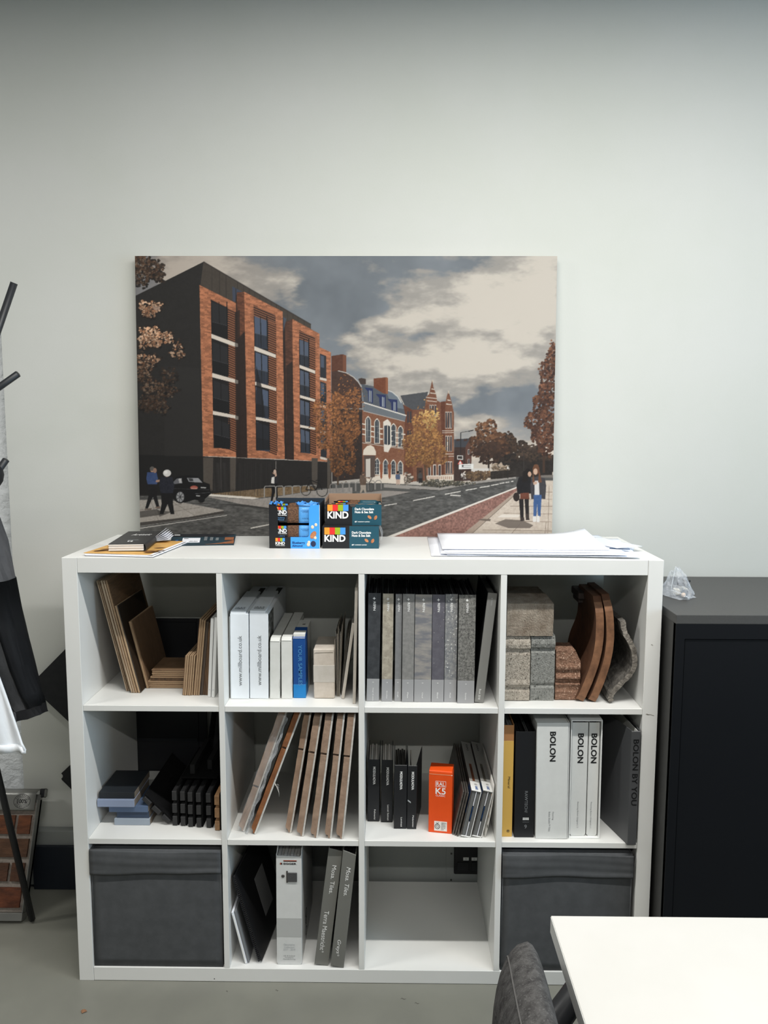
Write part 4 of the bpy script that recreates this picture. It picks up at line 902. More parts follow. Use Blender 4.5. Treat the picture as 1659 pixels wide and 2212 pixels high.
# ------------------------------------------------------------------ right: metal cabinet, bag
CB = M('anthracite_steel_top', (70, 70, 69), .5, (66, 66, 65), scale=200); CBF = M('black_steel_front', (11, 13, 17), .55, spec=.2)
cb = thing('metal_cabinet', 'low anthracite metal office cabinet to the right of the white bookcase', 'cabinet', (1.4815, -.066, 0))
wd, d, h = .80, .475, .9965
bm = bmesh.new(); add_box(bm, 0, .012, .002, d, 0, h-.004); add_box(bm, wd-.012, wd, .002, d, 0, h-.004); add_box(bm, .012, wd-.012, d-.004, d, 0, h-.004); add_box(bm, .012, wd-.012, .01, d-.004, .03, .05); obj('carcass', bm, M('anthracite_steel_side', (56, 56, 55), .5), cb)
box('top_plate', cb, CB, -.0005, wd+.0005, 0, d, h-.022, h, .0015, 2)
bm = bmesh.new(); add_box(bm, .0, wd, 0, .016, h-.058, h-.022); add_box(bm, 0, .022, 0, .016, 0, h-.058); add_box(bm, wd-.022, wd, 0, .016, 0, h-.058); add_box(bm, .022, wd-.022, 0, .016, 0, .06); obj('front_frame', bm, CBF, cb)
box('sliding_door', cb, CBF, .0235, wd/2+.02, .003, .016, .062, h-.0595, .001); box('sliding_door', cb, CBF, wd/2+.0215, wd-.0235, .003, .016, .062, h-.0595, .001)
box('handle', cb, M('black_handle', (20, 20, 22), .4), wd/2-.01, wd/2+.005, -.002, .003, .45, .55, .001)
bg = thing('plastic_bag', 'crumpled clear plastic bag of small fittings on the dark cabinet', 'bag', (1.562, .150, .9972))
pts = {}
bm = bmesh.new(); bmesh.ops.create_icosphere(bm, subdivisions=4, radius=1)
for v in bm.verts:
    p = v.co.copy(); n = mn.noise(p*1.7+Vector((3, 1, 7)))*.25+mn.noise(p*4.2)*.16
    cell = mn.cell(p*2.2)*.07
    p *= 1+n+cell
    pk = max(0, p.z)**1.6
    v.co = Vector((p.x*.037*(1-.45*pk)-.006*pk, p.y*.060*(1-.3*pk), max(-.2, p.z)*.040+.009+.022*pk))
zmin = min(v.co.z for v in bm.verts)
for v in bm.verts: v.co.z -= zmin
FILM = M('bag_film', (238, 243, 250), .1, alpha=.27, spec=1, bump=1, bscale=70, bdist=.008)
obj('film', bm, FILM, bg, False)
for k, (a, b_) in enumerate((((-.03, -.03, .02), (-.006, .01, .074)), ((-.006, .01, .074), (.032, .03, .036)), ((-.03, -.03, .02), (.01, -.05, .004)), ((.004, -.03, .04), (.034, .02, .02)))):
    tube('film_crease', bg, M('film_crease', (240, 245, 250), .15, alpha=.6), [a, tuple((a[i]+b_[i])/2+.002*(i == 2) for i in range(3)), b_], .0007, 4)
FIT = M('pale_fitting', (200, 196, 186), .5)
box('fitting', bg, FIT, -.018, -.006, -.032, -.01, .006, .022, .002); box('fitting', bg, FIT, .008, .022, -.012, .020, .006, .02, .002)
ball('cork', bg, M('cork_tan', (206, 178, 150), .7), (-.002, -.043, .010), (.006, .005, .006), 12)
ball('black_fitting', bg, BLK, (.004, -.036, .014), (.009, .007, .009), 12); box('black_fitting', bg, BLK, -.004, .012, -.016, .004, .026, .034, .002); tube('black_fitting', bg, BLK, [(.034, .024, .03), (.040, .03, .032)], .003, 8)

# ------------------------------------------------------------------ right foreground: table and chair
tb = thing('table', 'white-topped office table in the right foreground', 'table', (1.045, -1.62, 0))
TBT = M('white_table_top', (187, 185, 180), .45, (191, 189, 185), scale=4)
box('tabletop', tb, TBT, 0, 1.6, 0, .805, .703, .728, .0012, 2)
TBE = M('table_edge_band', (190, 191, 188), .5); box('edge_band', tb, TBE, -.0008, .0, .002, .803, .7035, .7272, 0)
TLEG = M('silver_table_leg', (150, 150, 148), .4, metal=.4)
for x in (.32, 1.5):
    for y in (.1, .62): box('leg', tb, TLEG, x, x+.05, y, y+.05, 0, .67, .002)
box('frame_rail', tb, TLEG, .30, 1.56, .1, .14, .66, .702, .001); box('frame_rail', tb, TLEG, .30, 1.56, .63, .67, .66, .702, .001)
CF = M('grey_felt_upholstery', (80, 79, 78), .95, (46, 45, 45), scale=75, stretch=(1, 1, .4), detail=10, lo=.34, hi=.68, bump=.5, bscale=420, spec=.12, c3=(98, 97, 96), s3=420, lo3=.56, hi3=.76)
ch = thing('office_chair', 'dark grey felt upholstered chair seen from its side, tucked at the white table', 'chair', (1.03, -.98, 0), (0, 0, math.radians(0)))
BC0 = (-.026, -.060, .530)              # centre of the back pad, local to the chair
def pad(a, rho, side):
    ca, sa = math.cos(a), math.sin(a)
    y = math.copysign(abs(ca)**.55, ca)*.205*rho; zz = math.copysign(abs(sa)**.62, sa)*.236*rho
    x = (.030 if side > 0 else -.062)*max(0, 1-rho**3.2)**.5 - .014*(zz/.236)*(zz > 0) + .010*(y/.2)**2
    return Vector((BC0[0]+x, BC0[1]+y, BC0[2]+zz))
bm = bmesh.new(); NA = 56; rings = []
for side, rr_ in ((-1, [.12*k for k in range(1, 6)]+[.7, .78, .85, .91, .955, .985, 1.0]), (1, [.985, .955, .91, .85, .78, .7]+[.12*k for k in range(5, 0, -1)])):
    for rho in rr_: rings.append([bm.verts.new(pad(2*math.pi*k/NA, rho, side)) for k in range(NA)])
for j in range(len(rings)-1):
    for k in range(NA): bm.faces.new((rings[j][k], rings[j][(k+1) % NA], rings[j+1][(k+1) % NA], rings[j+1][k]))
bm.faces.new(rings[0]); bm.faces.new(rings[-1]); bmesh.ops.recalc_face_normals(bm, faces=bm.faces)
obj('backrest', bm, CF, ch, True)
CSEAM = M('chair_seam', (78, 77, 76), .95)
tube('seam', ch, CSEAM, [pad(2*math.pi*k/NA, .93, -1) for k in range(NA+1)], .0012, 6)
bm = bmesh.new(); add_box(bm, -.02, .44, -.22, .22, .40, .47); bev(bm, .03, 4); obj('seat', bm, CF, ch, True)
BPL = M('black_chair_plastic', (30, 31, 33), .4)
tube('armrest', ch, BPL, [(.005, .16, .50), (.035, .19, .545), (.075, .21, .585), (.13, .215, .60), (.24, .21, .605)], [.020, .021, .021, .02, .018], 14)
tube('armrest', ch, BPL, [(-.005, -.20, .46), (.02, -.225, .50), (.06, -.24, .535), (.12, -.245, .56), (.24, -.24, .565)], [.020, .022, .022, .02, .018], 12)
tube('column', ch, BPL, [(.21, 0, .08), (.21, 0, .40)], .025, 12)
for k in range(5):
    a = 2*math.pi*k/5+.3
    tube('base_leg', ch, BPL, [(.21, 0, .085), (.21+.24*math.cos(a), .24*math.sin(a), .06)], [.022, .014], 8)
    ball('castor', ch, BPL, (.21+.24*math.cos(a), .24*math.sin(a), .0265), (.026, .02, .026), 12)

# ------------------------------------------------------------------ left: coat stand, coats, brick board
CS = M('black_coat_stand', (32, 34, 37), .45)
cs = thing('coat_stand', 'black coat stand with angled pegs at the left edge', 'coat stand')
ax = (-.291, .052)
tube('post', cs, CS, [(ax[0], ax[1], .95), (ax[0], ax[1], 1.86)], .014, 10)
def rod(name, a, b, r=.0085, n=6): tube(name, cs, CS, [a, b], r, n)
rod('peg', (ax[0], ax[1], 1.325), (-.107, .05, 1.779)); rod('peg', (ax[0], ax[1], 1.440), (-.108, .05, 1.562)); rod('peg', (ax[0], ax[1], 1.165), (-.148, .05, 1.352))
rod('peg', (ax[0], ax[1], 1.40), (-.48, .0, 1.70)); rod('peg', (ax[0], ax[1], 1.25), (-.40, -.14, 1.5)); rod('peg', (ax[0], ax[1], 1.55), (-.36, .12, 1.80))
for dx, dy in ((.060, .184), (-.22, .12), (-.06, -.24)): rod('leg', (ax[0]-dx*.02, ax[1]-dy*.02, 1.0), (ax[0]+dx, ax[1]+dy, .009), .009)
JK = M('charcoal_jacket', (78, 78, 79), .85, (70, 70, 71), scale=40, bump=.2, bscale=300); JG = M('grey_jacket_yoke', (108, 109, 112), .85, (100, 101, 104), scale=40); JB = M('black_jacket_panel', (24, 25, 28), .7)
jk = thing('jacket', 'charcoal and grey jacket with black side panel hanging on the coat stand', 'jacket')
JR = [(1.335, -.202, .05, .030, .03), (1.30, -.225, .04, .046, .05), (1.24, -.248, .03, .066, .07), (1.15, -.224, .02, .072, .075), (1.06, -.204, .01, .075, .075), (.95, -.178, .0, .072, .07), (.85, -.152, 0, .066, .062), (.78, -.127, .0, .056, .052), (.735, -.109, .0, .046, .044), (.712, -.104, 0, .0455, .044)]
def ring(i, a, o_=0):
    z_, x, y, rx, ry = JR[i]; f = .0022*math.sin(9*a+i*1.3)+.0016*math.sin(5*a+i*2.1)
    return (x+(rx+f+o_)*math.cos(a), y+(ry+f+o_)*math.sin(a), z_+.012*math.cos(a+.4)*(i > 7))
def rband(name, mat, i0, i1, a0, a1, o_, nk=28):
    bm = bmesh.new(); g_ = [[bm.verts.new(ring(i, a0+(a1-a0)*k/nk, o_)) for k in range(nk+1)] for i in range(i0, i1+1)]
    for i in range(i1-i0):
        for k in range(nk): bm.faces.new((g_[i][k], g_[i][k+1], g_[i+1][k+1], g_[i+1][k]))
    bmesh.ops.solidify(bm, geom=list(bm.faces), thickness=.0025)
    bmesh.ops.recalc_face_normals(bm, faces=bm.faces)
    return obj(name, bm, mat, jk, True)
box('body', jk, JK, -.60, -.315, -.10, .16, .78, 1.32, .05, 4)  # unseen jacket bulk, added to keep light off the lower left wall
rband('yoke', JG, 0, 4, 0, 2*math.pi, .0015); rband('sleeve', JK, 3, 8, 0, 2*math.pi, 0)
rband('side_panel', JB, 4, 8, -1.0, .7, .002, 14); rband('cuff', JB, 8, 9, 0, 2*math.pi, .002)
box('cuff_strap', jk, M('strap_grey', (74, 74, 75), .8), -.134, -.108, -.0500, -.0445, .712, .740, .003, 2)
ball('hood', jk, JB, (-.176, .04, 1.315), (.022, .03, .034), 12)
WCO = M('white_quilted_cloth', (226, 230, 234), .75, bump=.25, bscale=60)
wc = thing('white_coat', 'white cloth coat hanging lowest on the coat stand at the left edge', 'coat')
def wfn(s, q):
    z_ = .655+.42*q+.012*s
    xr = -.070-(z_-.676)*.36
    return (xr-.24*s, -.098+.016*math.sin(9*s+2*q)+.008*math.sin(23*s+3*q)+.01*q, z_+.012*(s < .001)*(q < .01))
sheet('cloth', wc, WCO, wfn, 30, 16, .005, True); sheet('hem', wc, WCO, lambda s, q: tuple(Vector(wfn(s, .045*q))+Vector((0, -.002, 0))), 30, 2, .008, True)

bb = thing('brick_sample_board', 'leaning sample board of real brick slips with white mortar and a stamped metal top', 'sample board', (-.261, .240, .004), (math.radians(-24.6), 0, 0))
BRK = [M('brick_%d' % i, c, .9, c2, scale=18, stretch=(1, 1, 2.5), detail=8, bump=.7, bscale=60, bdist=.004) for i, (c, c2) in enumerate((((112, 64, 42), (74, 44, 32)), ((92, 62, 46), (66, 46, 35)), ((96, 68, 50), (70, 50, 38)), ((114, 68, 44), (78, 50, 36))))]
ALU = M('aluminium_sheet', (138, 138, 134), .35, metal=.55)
bw = .245
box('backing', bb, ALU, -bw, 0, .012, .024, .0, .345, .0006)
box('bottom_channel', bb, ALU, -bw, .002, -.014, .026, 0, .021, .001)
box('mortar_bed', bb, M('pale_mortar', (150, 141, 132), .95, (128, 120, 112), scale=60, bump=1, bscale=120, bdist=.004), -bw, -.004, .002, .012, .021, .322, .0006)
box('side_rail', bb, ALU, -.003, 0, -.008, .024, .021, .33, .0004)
rows = [(.034, .088), (.104, .154), (.170, .220), (.234, .286)]
for i, (za, zb2) in enumerate(rows):
    xs = [(-.230, -.014)] if i % 2 == 0 else [(-.240, -.062), (-.052, -.014)]
    if i == 2: xs = [(-bw+.006, -.14), (-.132, -.012)]
    for (xa, xb) in xs:
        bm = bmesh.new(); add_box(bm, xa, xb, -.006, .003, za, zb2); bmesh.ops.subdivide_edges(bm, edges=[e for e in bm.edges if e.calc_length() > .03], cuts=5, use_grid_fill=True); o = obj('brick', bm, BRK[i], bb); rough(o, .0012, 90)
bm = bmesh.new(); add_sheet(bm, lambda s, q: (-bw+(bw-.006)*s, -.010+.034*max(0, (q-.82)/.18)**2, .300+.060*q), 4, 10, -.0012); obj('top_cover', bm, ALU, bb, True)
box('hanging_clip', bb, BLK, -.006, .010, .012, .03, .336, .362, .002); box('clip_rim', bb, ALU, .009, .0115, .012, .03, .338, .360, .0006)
cc = (-.046, .326)
oval_ring(bb, INK, cc, .0255, .0205, -.0113, .0013); oval_ring(bb, INK, cc, .0165, .0115, -.0113, .0010)
text(bb, INK, '100%', (cc[0]+.001, -.0115, cc[1]), .029, height=.0125, bold=.03, xd=(1, 0, 0), yd=(0, 0, 1))
def arc_text(s, r_a, r_b, a0, a1, flip):
    for k, chh in enumerate(s):
        if chh == ' ': continue
        a = a0+(a1-a0)*(k+.5)/len(s); px, pz = cc[0]+r_a*math.cos(a), cc[1]+r_b*math.sin(a); sg = -1 if flip else 1
        nx, nz = math.cos(a)*sg, math.sin(a)*sg
        text(bb, INK, chh, (px, -.0115, pz), .0030, height=.0046, bold=.02, xd=(nz, 0, -nx), yd=(nx, 0, nz))
arc_text('KOHLEBRAND', .0208, .0158, 2.75, .2, False); arc_text('KULBRANDT', .0208, .0158, 3.6, 5.85, True)

# crumbs on the floor
lf_ = sheet('leaf_scrap', None, M('dry_leaf', (128, 92, 66), .8), lambda s, q: (.012*s, .010*q*(1-.6*s), .002+.004*math.sin(3*s)*q), 3, 3, .0008); lf_.location = (.052, -.118, .0005); lf_.rotation_euler = (0, 0, .6)
tag(lf_, 'tiny brown dry leaf scrap lying on the grey floor in front of the bookcase', 'leaf')
for k, (x, y, sx) in enumerate(((.515, -.03, .008), (.835, -.055, .014), (.87, -.07, .012), (.39, -.035, .004))):
    o = sheet('floor_mark', None, M('floor_scuff', (88, 86, 80), .8), lambda s, q, sx=sx: (sx*s, .0025*q*math.sin(3.1*s)+.002*math.sin(7*s), .0006), 6, 1, .0004); o.location = (x, y, 0)
    tag(o, ['small dark scuff on the floor in front of the wire-bound book column', 'grey scuff on the floor below the empty compartment', 'second grey scuff on the floor, nearer the chair', 'tiny dark speck on the floor before the first divider'][k], 'scuff')
# ------------------------------------------------------------------ the canvas print (a flat picture, painted here into mesh colours)
S = 1.55; U0, V0 = 286, 547; PW, PH = int(925*S), int(620*S)
img = np.zeros((PH, PW, 3), np.float32)
YY, XX = np.mgrid[0:PH, 0:PW].astype(np.float32); UU = XX/S+U0; VV = YY/S+V0
prng = np.random.default_rng(11)
def vnoise(cell, seed):
    r = np.random.default_rng(seed); cx, cy = (cell if isinstance(cell, tuple) else (cell, cell))
    gw, gh = int(925/cx)+3, int(620/cy)+3; g_ = r.random((gh, gw)).astype(np.float32)
    x = (UU-U0)/cx; y = (VV-V0)/cy; xi = x.astype(int); yi = y.astype(int); fx = x-xi; fy = y-yi
    fx = fx*fx*(3-2*fx); fy = fy*fy*(3-2*fy)
    return (g_[yi, xi]*(1-fx)+g_[yi, xi+1]*fx)*(1-fy)+(g_[yi+1, xi]*(1-fx)+g_[yi+1, xi+1]*fx)*fy
def fbm(cell, seed, n=5):
    a, t, o = 1, 0, 0
    for i in range(n):
        c = (cell[0]/2**i, cell[1]/2**i) if isinstance(cell, tuple) else cell/2**i
        o = o+a*vnoise(c, seed+i); t += a; a *= .55
    return o/t
FINE = fbm(3.2, 50, 2); MED = fbm(14, 60, 4)
def z1(p): return (270+p[0]/3.511, 530+p[1]/3.511)
def z2(p): return (660+p[0]/2.860, 730+p[1]/2.860)
def poly(pts, col, z=z1, a=1, nz=0, tex=None):
    P = [z(p) for p in pts]; us = [p[0] for p in P]; vs = [p[1] for p in P]
    x0 = max(0, int((min(us)-U0)*S)-1); x1 = min(PW, int((max(us)-U0)*S)+2); y0 = max(0, int((min(vs)-V0)*S)-1); y1 = min(PH, int((max(vs)-V0)*S)+2)
    if x1 <= x0 or y1 <= y0: return
    cov = np.zeros((y1-y0, x1-x0), np.float32)
    for ox, oy in ((.25, .25), (.75, .25), (.25, .75), (.75, .75)):
        xx = (XX[y0:y1, x0:x1]-.5+ox)/S+U0; yy = (YY[y0:y1, x0:x1]-.5+oy)/S+V0; ins = np.zeros(xx.shape, bool); n = len(P)
        for i in range(n):
            ax, ay = P[i]; bx_, by = P[(i+1) % n]
            if ay == by: continue
            c = ((ay > yy) != (by > yy)) & (xx < (bx_-ax)*(yy-ay)/(by-ay)+ax); ins ^= c
        cov += ins
    cov = (cov/4*a)[..., None]; sub_ = img[y0:y1, x0:x1]; cc_ = np.array(col, np.float32)[None, None]
    if nz: cc_ = cc_+((FINE[y0:y1, x0:x1]-.5)*nz+(MED[y0:y1, x0:x1]-.5)*nz*.7)[..., None]
    if tex is not None: cc_ = cc_*tex[y0:y1, x0:x1, None]
    img[y0:y1, x0:x1] = sub_*(1-cov)+cc_*cov
def line(a, b, wd, col, z=z1, al=1):
    a, b = np.array(a, float), np.array(b, float); d = b-a; L_ = np.hypot(*d)+1e-6; n = np.array((-d[1], d[0]))/L_*wd/2
    poly([a+n, b+n, b-n, a-n], col, z, al)
def ell(c, rx, ry, col, z=z1, a=1, n=16, ring_=0):
    o = [(c[0]+rx*math.cos(2*math.pi*k/n), c[1]+ry*math.sin(2*math.pi*k/n)) for k in range(n)]
    if not ring_: poly(o, col, z, a)
    else:
        for k in range(n): line(o[k], o[(k+1) % n], ring_, col, z, a)
def dabs(cx, cy, rx, ry, n, cols, r0, r1, z=z1, gauss=False, a=.9):
    """scatter of small leaf marks"""
    cols = np.array(cols, np.float32)
    for k in range(n):
        if gauss: dx, dy = prng.normal(0, .45, 2)
        else:
            an = prng.uniform(0, 2*math.pi); q = math.sqrt(prng.random()); wob = 1+.22*math.sin(3*an+cx)+.14*math.sin(7*an+cy); dx, dy = q*math.cos(an)*wob, q*math.sin(an)*wob
        u, v = z((cx+dx*rx, cy+dy*ry)); r = prng.uniform(r0, r1)*S
        x, y = (u-U0)*S, (v-V0)*S; x0, x1, y0, y1 = int(x-r), int(x+r)+2, int(y-r), int(y+r)+2
        if x0 < 0 or y0 < 0 or x1 > PW or y1 > PH: continue
        c = cols[prng.integers(len(cols))]*prng.uniform(.8, 1.15)*(1.12-.30*(dy+1)/2)
        m = np.clip(r+.5-np.hypot(XX[y0:y1, x0:x1]-x, (YY[y0:y1, x0:x1]-y)*prng.uniform(.8, 1.6)), 0, 1)[..., None]*a
        img[y0:y1, x0:x1] = img[y0:y1, x0:x1]*(1-m)+c*m

# sky
cl = fbm((150, 60), 1, 6); fine_ = fbm((36, 18), 31, 4)
den = .50+(cl-.5)*1.15+(fine_-.5)*.45
for (u, v, ru, rv, k) in ((960, 770, 200, 55, .55), (1110, 660, 120, 75, .50), (900, 690, 150, 34, .28), (1010, 610, 110, 28, .26), (1140, 590, 70, 45, .36), (400, 575, 150, 40, .40), (590, 605, 60, 26, .30), (1060, 905, 100, 22, .25), (800, 740, 50, 40, .2),
        (545, 640, 34, 22, .2), (735, 605, 60, 60, -.60), (700, 680, 70, 45, -.30), (1090, 862, 120, 34, -.42), (1000, 715, 130, 10, -.22), (950, 570, 120, 14, -.25), (860, 600, 50, 30, -.3), (640, 560, 70, 18, -.2), (322, 575, 30, 40, -.3), (800, 655, 60, 18, -.25), (1170, 800, 60, 16, -.2)):
    den = den+k*np.exp(-((UU-u)/ru)**2-((VV-v)/rv)**2)
sm = lambda a, b, x: (lambda q: q*q*(3-2*q))(np.clip((x-a)/(b-a), 0, 1))
mask = sm(.40, .66, den)[..., None]; core = sm(.60, 1.05, den+(fbm((60, 26), 41, 5)-.5)*.8)[..., None]
blue = np.array((122, 129, 136), np.float32)+(fbm(80, 70, 4)[..., None]-.5)*36
cloud = np.array((164, 158, 150), np.float32)*(1-core)+np.array((218, 207, 192), np.float32)*core
img[:] = blue*(1-mask*.92)+cloud*mask*.92
lf__ = np.clip((640-UU)/260, 0, 1)[..., None]*np.clip((700-VV)/60, 0, 1)[..., None]; img[:] = img*(1-.30*lf__)+np.array((158, 134, 118))*.30*lf__*1.0
hz = np.clip((VV-880)/110, 0, 1)[..., None]; img[:] = img*(1-.6*hz)+np.array((224, 206, 184), np.float32)*.6*hz

# right-hand distance: houses, trees
poly([(915, 640), (1020, 618), (1022, 870), (912, 875)], (62, 44, 38), z2, nz=16); poly([(915, 612), (1010, 606), (1022, 625), (1018, 660), (915, 662)], (64, 66, 72), z2)
poly([(985, 660), (1005, 622), (1025, 668), (1022, 760), (985, 760)], (92, 60, 50), z2); 
for x in (930, 975): poly([(x, 612), (x+22, 610), (x+22, 622), (x, 624)], (70, 48, 40), z2)
for x, y in ((1000, 675), (1000, 735)): poly([(x, y), (x+12, y), (x+12, y+32), (x, y+32)], (190, 180, 170), z2); poly([(x+2, y+3), (x+10, y+3), (x+10, y+29), (x+2, y+29)], (50, 50, 56), z2)
DKT = [(52, 42, 36), (40, 34, 30), (66, 52, 42)]
dabs(1320, 740, 130, 95, 520, DKT, 2.5, 5, z2, a=1); dabs(1440, 760, 110, 90, 380, DKT, 2.5, 5, z2, a=1); dabs(1230, 690, 70, 110, 260, DKT, 2.5, 5, z2, a=1)
poly([(1180, 760), (1520, 740), (1520, 845), (1180, 862)], (44, 38, 34), z2, nz=14)
dabs(1380, 690, 60, 50, 160, [(84, 66, 52), (60, 48, 40)], 1.5, 3, z2); dabs(1250, 640, 60, 60, 160, [(84, 62, 46), (64, 48, 38)], 1.5, 3, z2)
dabs(1125, 620, 112, 108, 700, [(88, 58, 40), (108, 72, 48), (70, 48, 36), (124, 84, 56)], 1.6, 3.6, z2); dabs(1140, 690, 100, 70, 320, [(72, 50, 38), (58, 42, 34)], 2, 4, z2)
poly([(1122, 740), (1134, 740), (1132, 850), (1124, 850)], (48, 38, 32), z2)
poly([(1020, 795), (1130, 792), (1130, 815), (1020, 818)], (206, 200, 192), z2); dabs(1195, 790, 55, 26, 120, [(150, 130, 108), (110, 90, 70), (184, 166, 146)], 1.5, 3, z2)
dabs(1065, 842, 78, 34, 330, [(96, 74, 52), (74, 58, 44), (120, 94, 66)], 1.3, 3, z2); poly([(1140, 812), (1300, 800), (1300, 846), (1140, 862)], (46, 40, 35), z2, nz=20)
line((1468, 640), (1468, 820), 14, (70, 50, 38), z2)
for (cx, cy, rx, ry, n) in ((1500, 210, 48, 150, 380), (1470, 380, 62, 110, 420), (1455, 520, 98, 90, 560), (1480, 620, 70, 90, 330), (1520, 90, 22, 80, 90)):
    dabs(cx, cy, rx, ry, n, [(104, 66, 48), (82, 52, 40), (126, 82, 58), (66, 44, 36)], 1.4, 3.4, z2)
poly([(1450, 835), (1525, 832), (1525, 862), (1450, 866)], (120, 112, 104), z2)

# gabled brick building
BR = (124, 78, 56)
poly([(585, 342), (756, 318), (735, 430), (660, 436), (610, 400)], (76, 78, 82), z2, nz=8)
poly([(600, 395), (660, 430), (735, 425), (745, 350), (765, 330), (772, 290), (782, 246), (790, 290), (805, 330), (812, 372), (842, 388), (866, 376), (872, 345), (882, 316), (892, 345), (902, 382), (916, 450), (912, 862), (605, 880)], BR, z2, nz=20)
poly([(835, 380), (862, 376), (862, 500), (850, 860), (838, 860)], (100, 56, 38), z2, nz=14)
poly([(605, 400), (660, 432), (660, 880), (605, 880)], (104, 60, 42), z2, nz=14)
for y in (352, 372): line((742, y), (812, y+8), 4, (216, 204, 188), z2)
for xx, yy in ((786, 250), (884, 318)): line((xx, yy-6), (xx, yy+10), 7, (206, 190, 170), z2); line((xx-10, yy+50), (xx+12, yy+54), 5, (216, 204, 188), z2); line((xx-16, yy+75), (xx+18, yy+79), 5, (216, 204, 188), z2)
for x in (770, 785, 802):
    poly([(x-6, 398), (x+6, 400), (x+6, 470), (x-6, 468)], (214, 202, 186), z2); poly([(x-4, 402), (x+4, 404), (x+4, 466), (x-4, 464)], (52, 48, 52), z2)
for x in (868, 882, 897):
    for ya, yb in ((440, 545), (590, 690), (750, 830)):
        poly([(x-6, ya), (x+6, ya+1), (x+6, yb), (x-6, yb)], (210, 198, 184), z2); poly([(x-4, ya+5), (x+4, ya+5), (x+4, yb-3), (x-4, yb-3)], (54, 50, 54), z2)
for y in (560, 572, 705, 720): line((842, y), (914, y-2), 4, (206, 192, 176), z2)
for x in (632, 648):
    for ya in (440, 560): poly([(x-5, ya), (x+5, ya), (x+5, ya+70), (x-5, ya+70)], (60, 56, 60), z2)
poly([(740, 840), (912, 832), (912, 864), (740, 876)], (212, 198, 180), z2, nz=10)
for x in (762, 795, 826): poly([(x-9, 770), (x+9, 770), (x+9, 842), (x-9, 842)], (214, 202, 188), z2); poly([(x-6, 776), (x+6, 776), (x+6, 838), (x-6, 838)], (60, 54, 56), z2)
for k in range(14): line((742+12*k, 845+.0*k), (742+12*k, 862), 4, (150, 92, 64), z2)
# old building
poly([(160, 100), (230, 88), (252, 96), (252, 200), (160, 210)], (96, 56, 40), z2, nz=14); poly([(232, 90), (252, 96), (252, 200), (232, 200)], (122, 74, 52), z2)
ga = [(160, 196), (200, 190), (250, 202), (295, 228), (325, 258), (345, 290), (350, 420), (160, 420)]
poly(ga, (74, 52, 44), z2, nz=12)
for i in range(1, 5): line(ga[i], ga[i+1], 5, (196, 190, 182), z2)
poly([(325, 240), (345, 234), (372, 240), (372, 272), (340, 275)], (70, 56, 50), z2)
poly([(345, 272), (420, 285), (505, 305), (560, 340), (600, 385), (617, 470), (360, 392)], (84, 90, 98), z2, nz=8)
poly([(498, 312), (540, 322), (575, 350), (598, 390), (606, 425), (572, 420), (520, 380)], (110, 120, 130), z2)
ga = [(500, 308), (535, 320), (570, 350), (592, 388)]
for i in range(3): line(ga[i], ga[i+1], 6, (206, 204, 198), z2)
poly([(420, 237), (500, 229), (509, 234), (509, 332), (480, 330), (420, 292)], (120, 66, 42), z2, nz=14); poly([(495, 230), (509, 234), (509, 332), (495, 330)], (150, 92, 62), z2)
for (xa, ya, xb, yb) in ((362, 292, 416, 392), (432, 332, 496, 422), (504, 362, 566, 446)):
    poly([(xa, ya), (xb, ya+6), (xb, yb), (xa+26, yb-14), (xa+22, ya+25)], (38, 50, 96), z2); poly([(xb-24, ya+18), (xb-9, ya+22), (xb-9, yb-8), (xb-24, yb-12)], (150, 158, 170), z2); line((xb-16, ya+20), (xb-16, yb-8), 3, (60, 64, 76), z2)
poly([(348, 430), (612, 498), (606, 892), (345, 860)], (134, 86, 62), z2, nz=20)
for k in range(9): line((350, 640+k*12), (345, 640+k*12), 1, (0, 0, 0), z2, .1)
poly([(352, 384), (622, 464), (612, 500), (356, 436)], (108, 114, 120), z2, nz=6); line((352, 384), (622, 466), 7, (226, 218, 206), z2); line((356, 438), (612, 502), 4, (180, 176, 170), z2)
line((346, 630), (608, 668), 8, (112, 78, 60), z2); line((346, 636), (608, 674), 4, (196, 184, 170), z2)
def arch(x, ya, yb, hw, z=z2):
    poly([(x-hw-5, yb), (x-hw-5, ya+14), (x-hw, ya), (x, ya-14), (x+hw, ya), (x+hw+5, ya+14), (x+hw+5, yb)], (224, 214, 198), z)
    poly([(x-hw, yb-4), (x-hw, ya+12), (x-hw*.6, ya), (x, ya-5), (x+hw*.6, ya), (x+hw, ya+12), (x+hw, yb-4)], (52, 58, 66), z)
    for q in (-.33, .33): line((x+hw*q, ya), (x+hw*q, yb-4), 1.6, (190, 188, 182), z)
    for q in (.25, .5, .75): line((x-hw, ya+(yb-ya)*q), (x+hw, ya+(yb-ya)*q+1), 1.6, (190, 188, 182), z)
for x, ya, yb in ((385, 482, 635), (440, 496, 642), (542, 526, 658), (585, 540, 664)): arch(x, ya, yb, 13)
for x, ya in ((360, 520), (412, 534), (463, 548), (522, 560), (564, 572), (603, 582)):
    for k in range(3): line((x-12, ya+k*32-2), (x+12, ya+k*32+2), 7, (222, 212, 196), z2)
poly([(478, 505), (505, 488), (526, 512), (526, 660), (508, 695), (482, 690)], (222, 212, 198), z2); poly([(484, 530), (503, 526), (503, 648), (484, 645)], (60, 68, 78), z2); poly([(507, 526), (521, 534), (521, 645), (507, 650)], (44, 50, 58), z2)
for x, ya, yb in ((440, 742, 838), (492, 748, 838), (540, 752, 838), (583, 758, 838)): arch(x, ya, yb, 12)
poly([(345, 850), (480, 838), (606, 838), (605, 892), (345, 905)], (222, 208, 190), z2, nz=8)
for x in (465, 516):
    poly([(x-11, 770), (x-9, 845), (x, 866), (x+9, 845), (x+11, 770)], (150, 84, 54), z2); line((x-11, 800), (x-8, 848), 3, (224, 214, 200), z2); line((x+11, 800), (x+8, 848), 3, (224, 214, 200), z2)
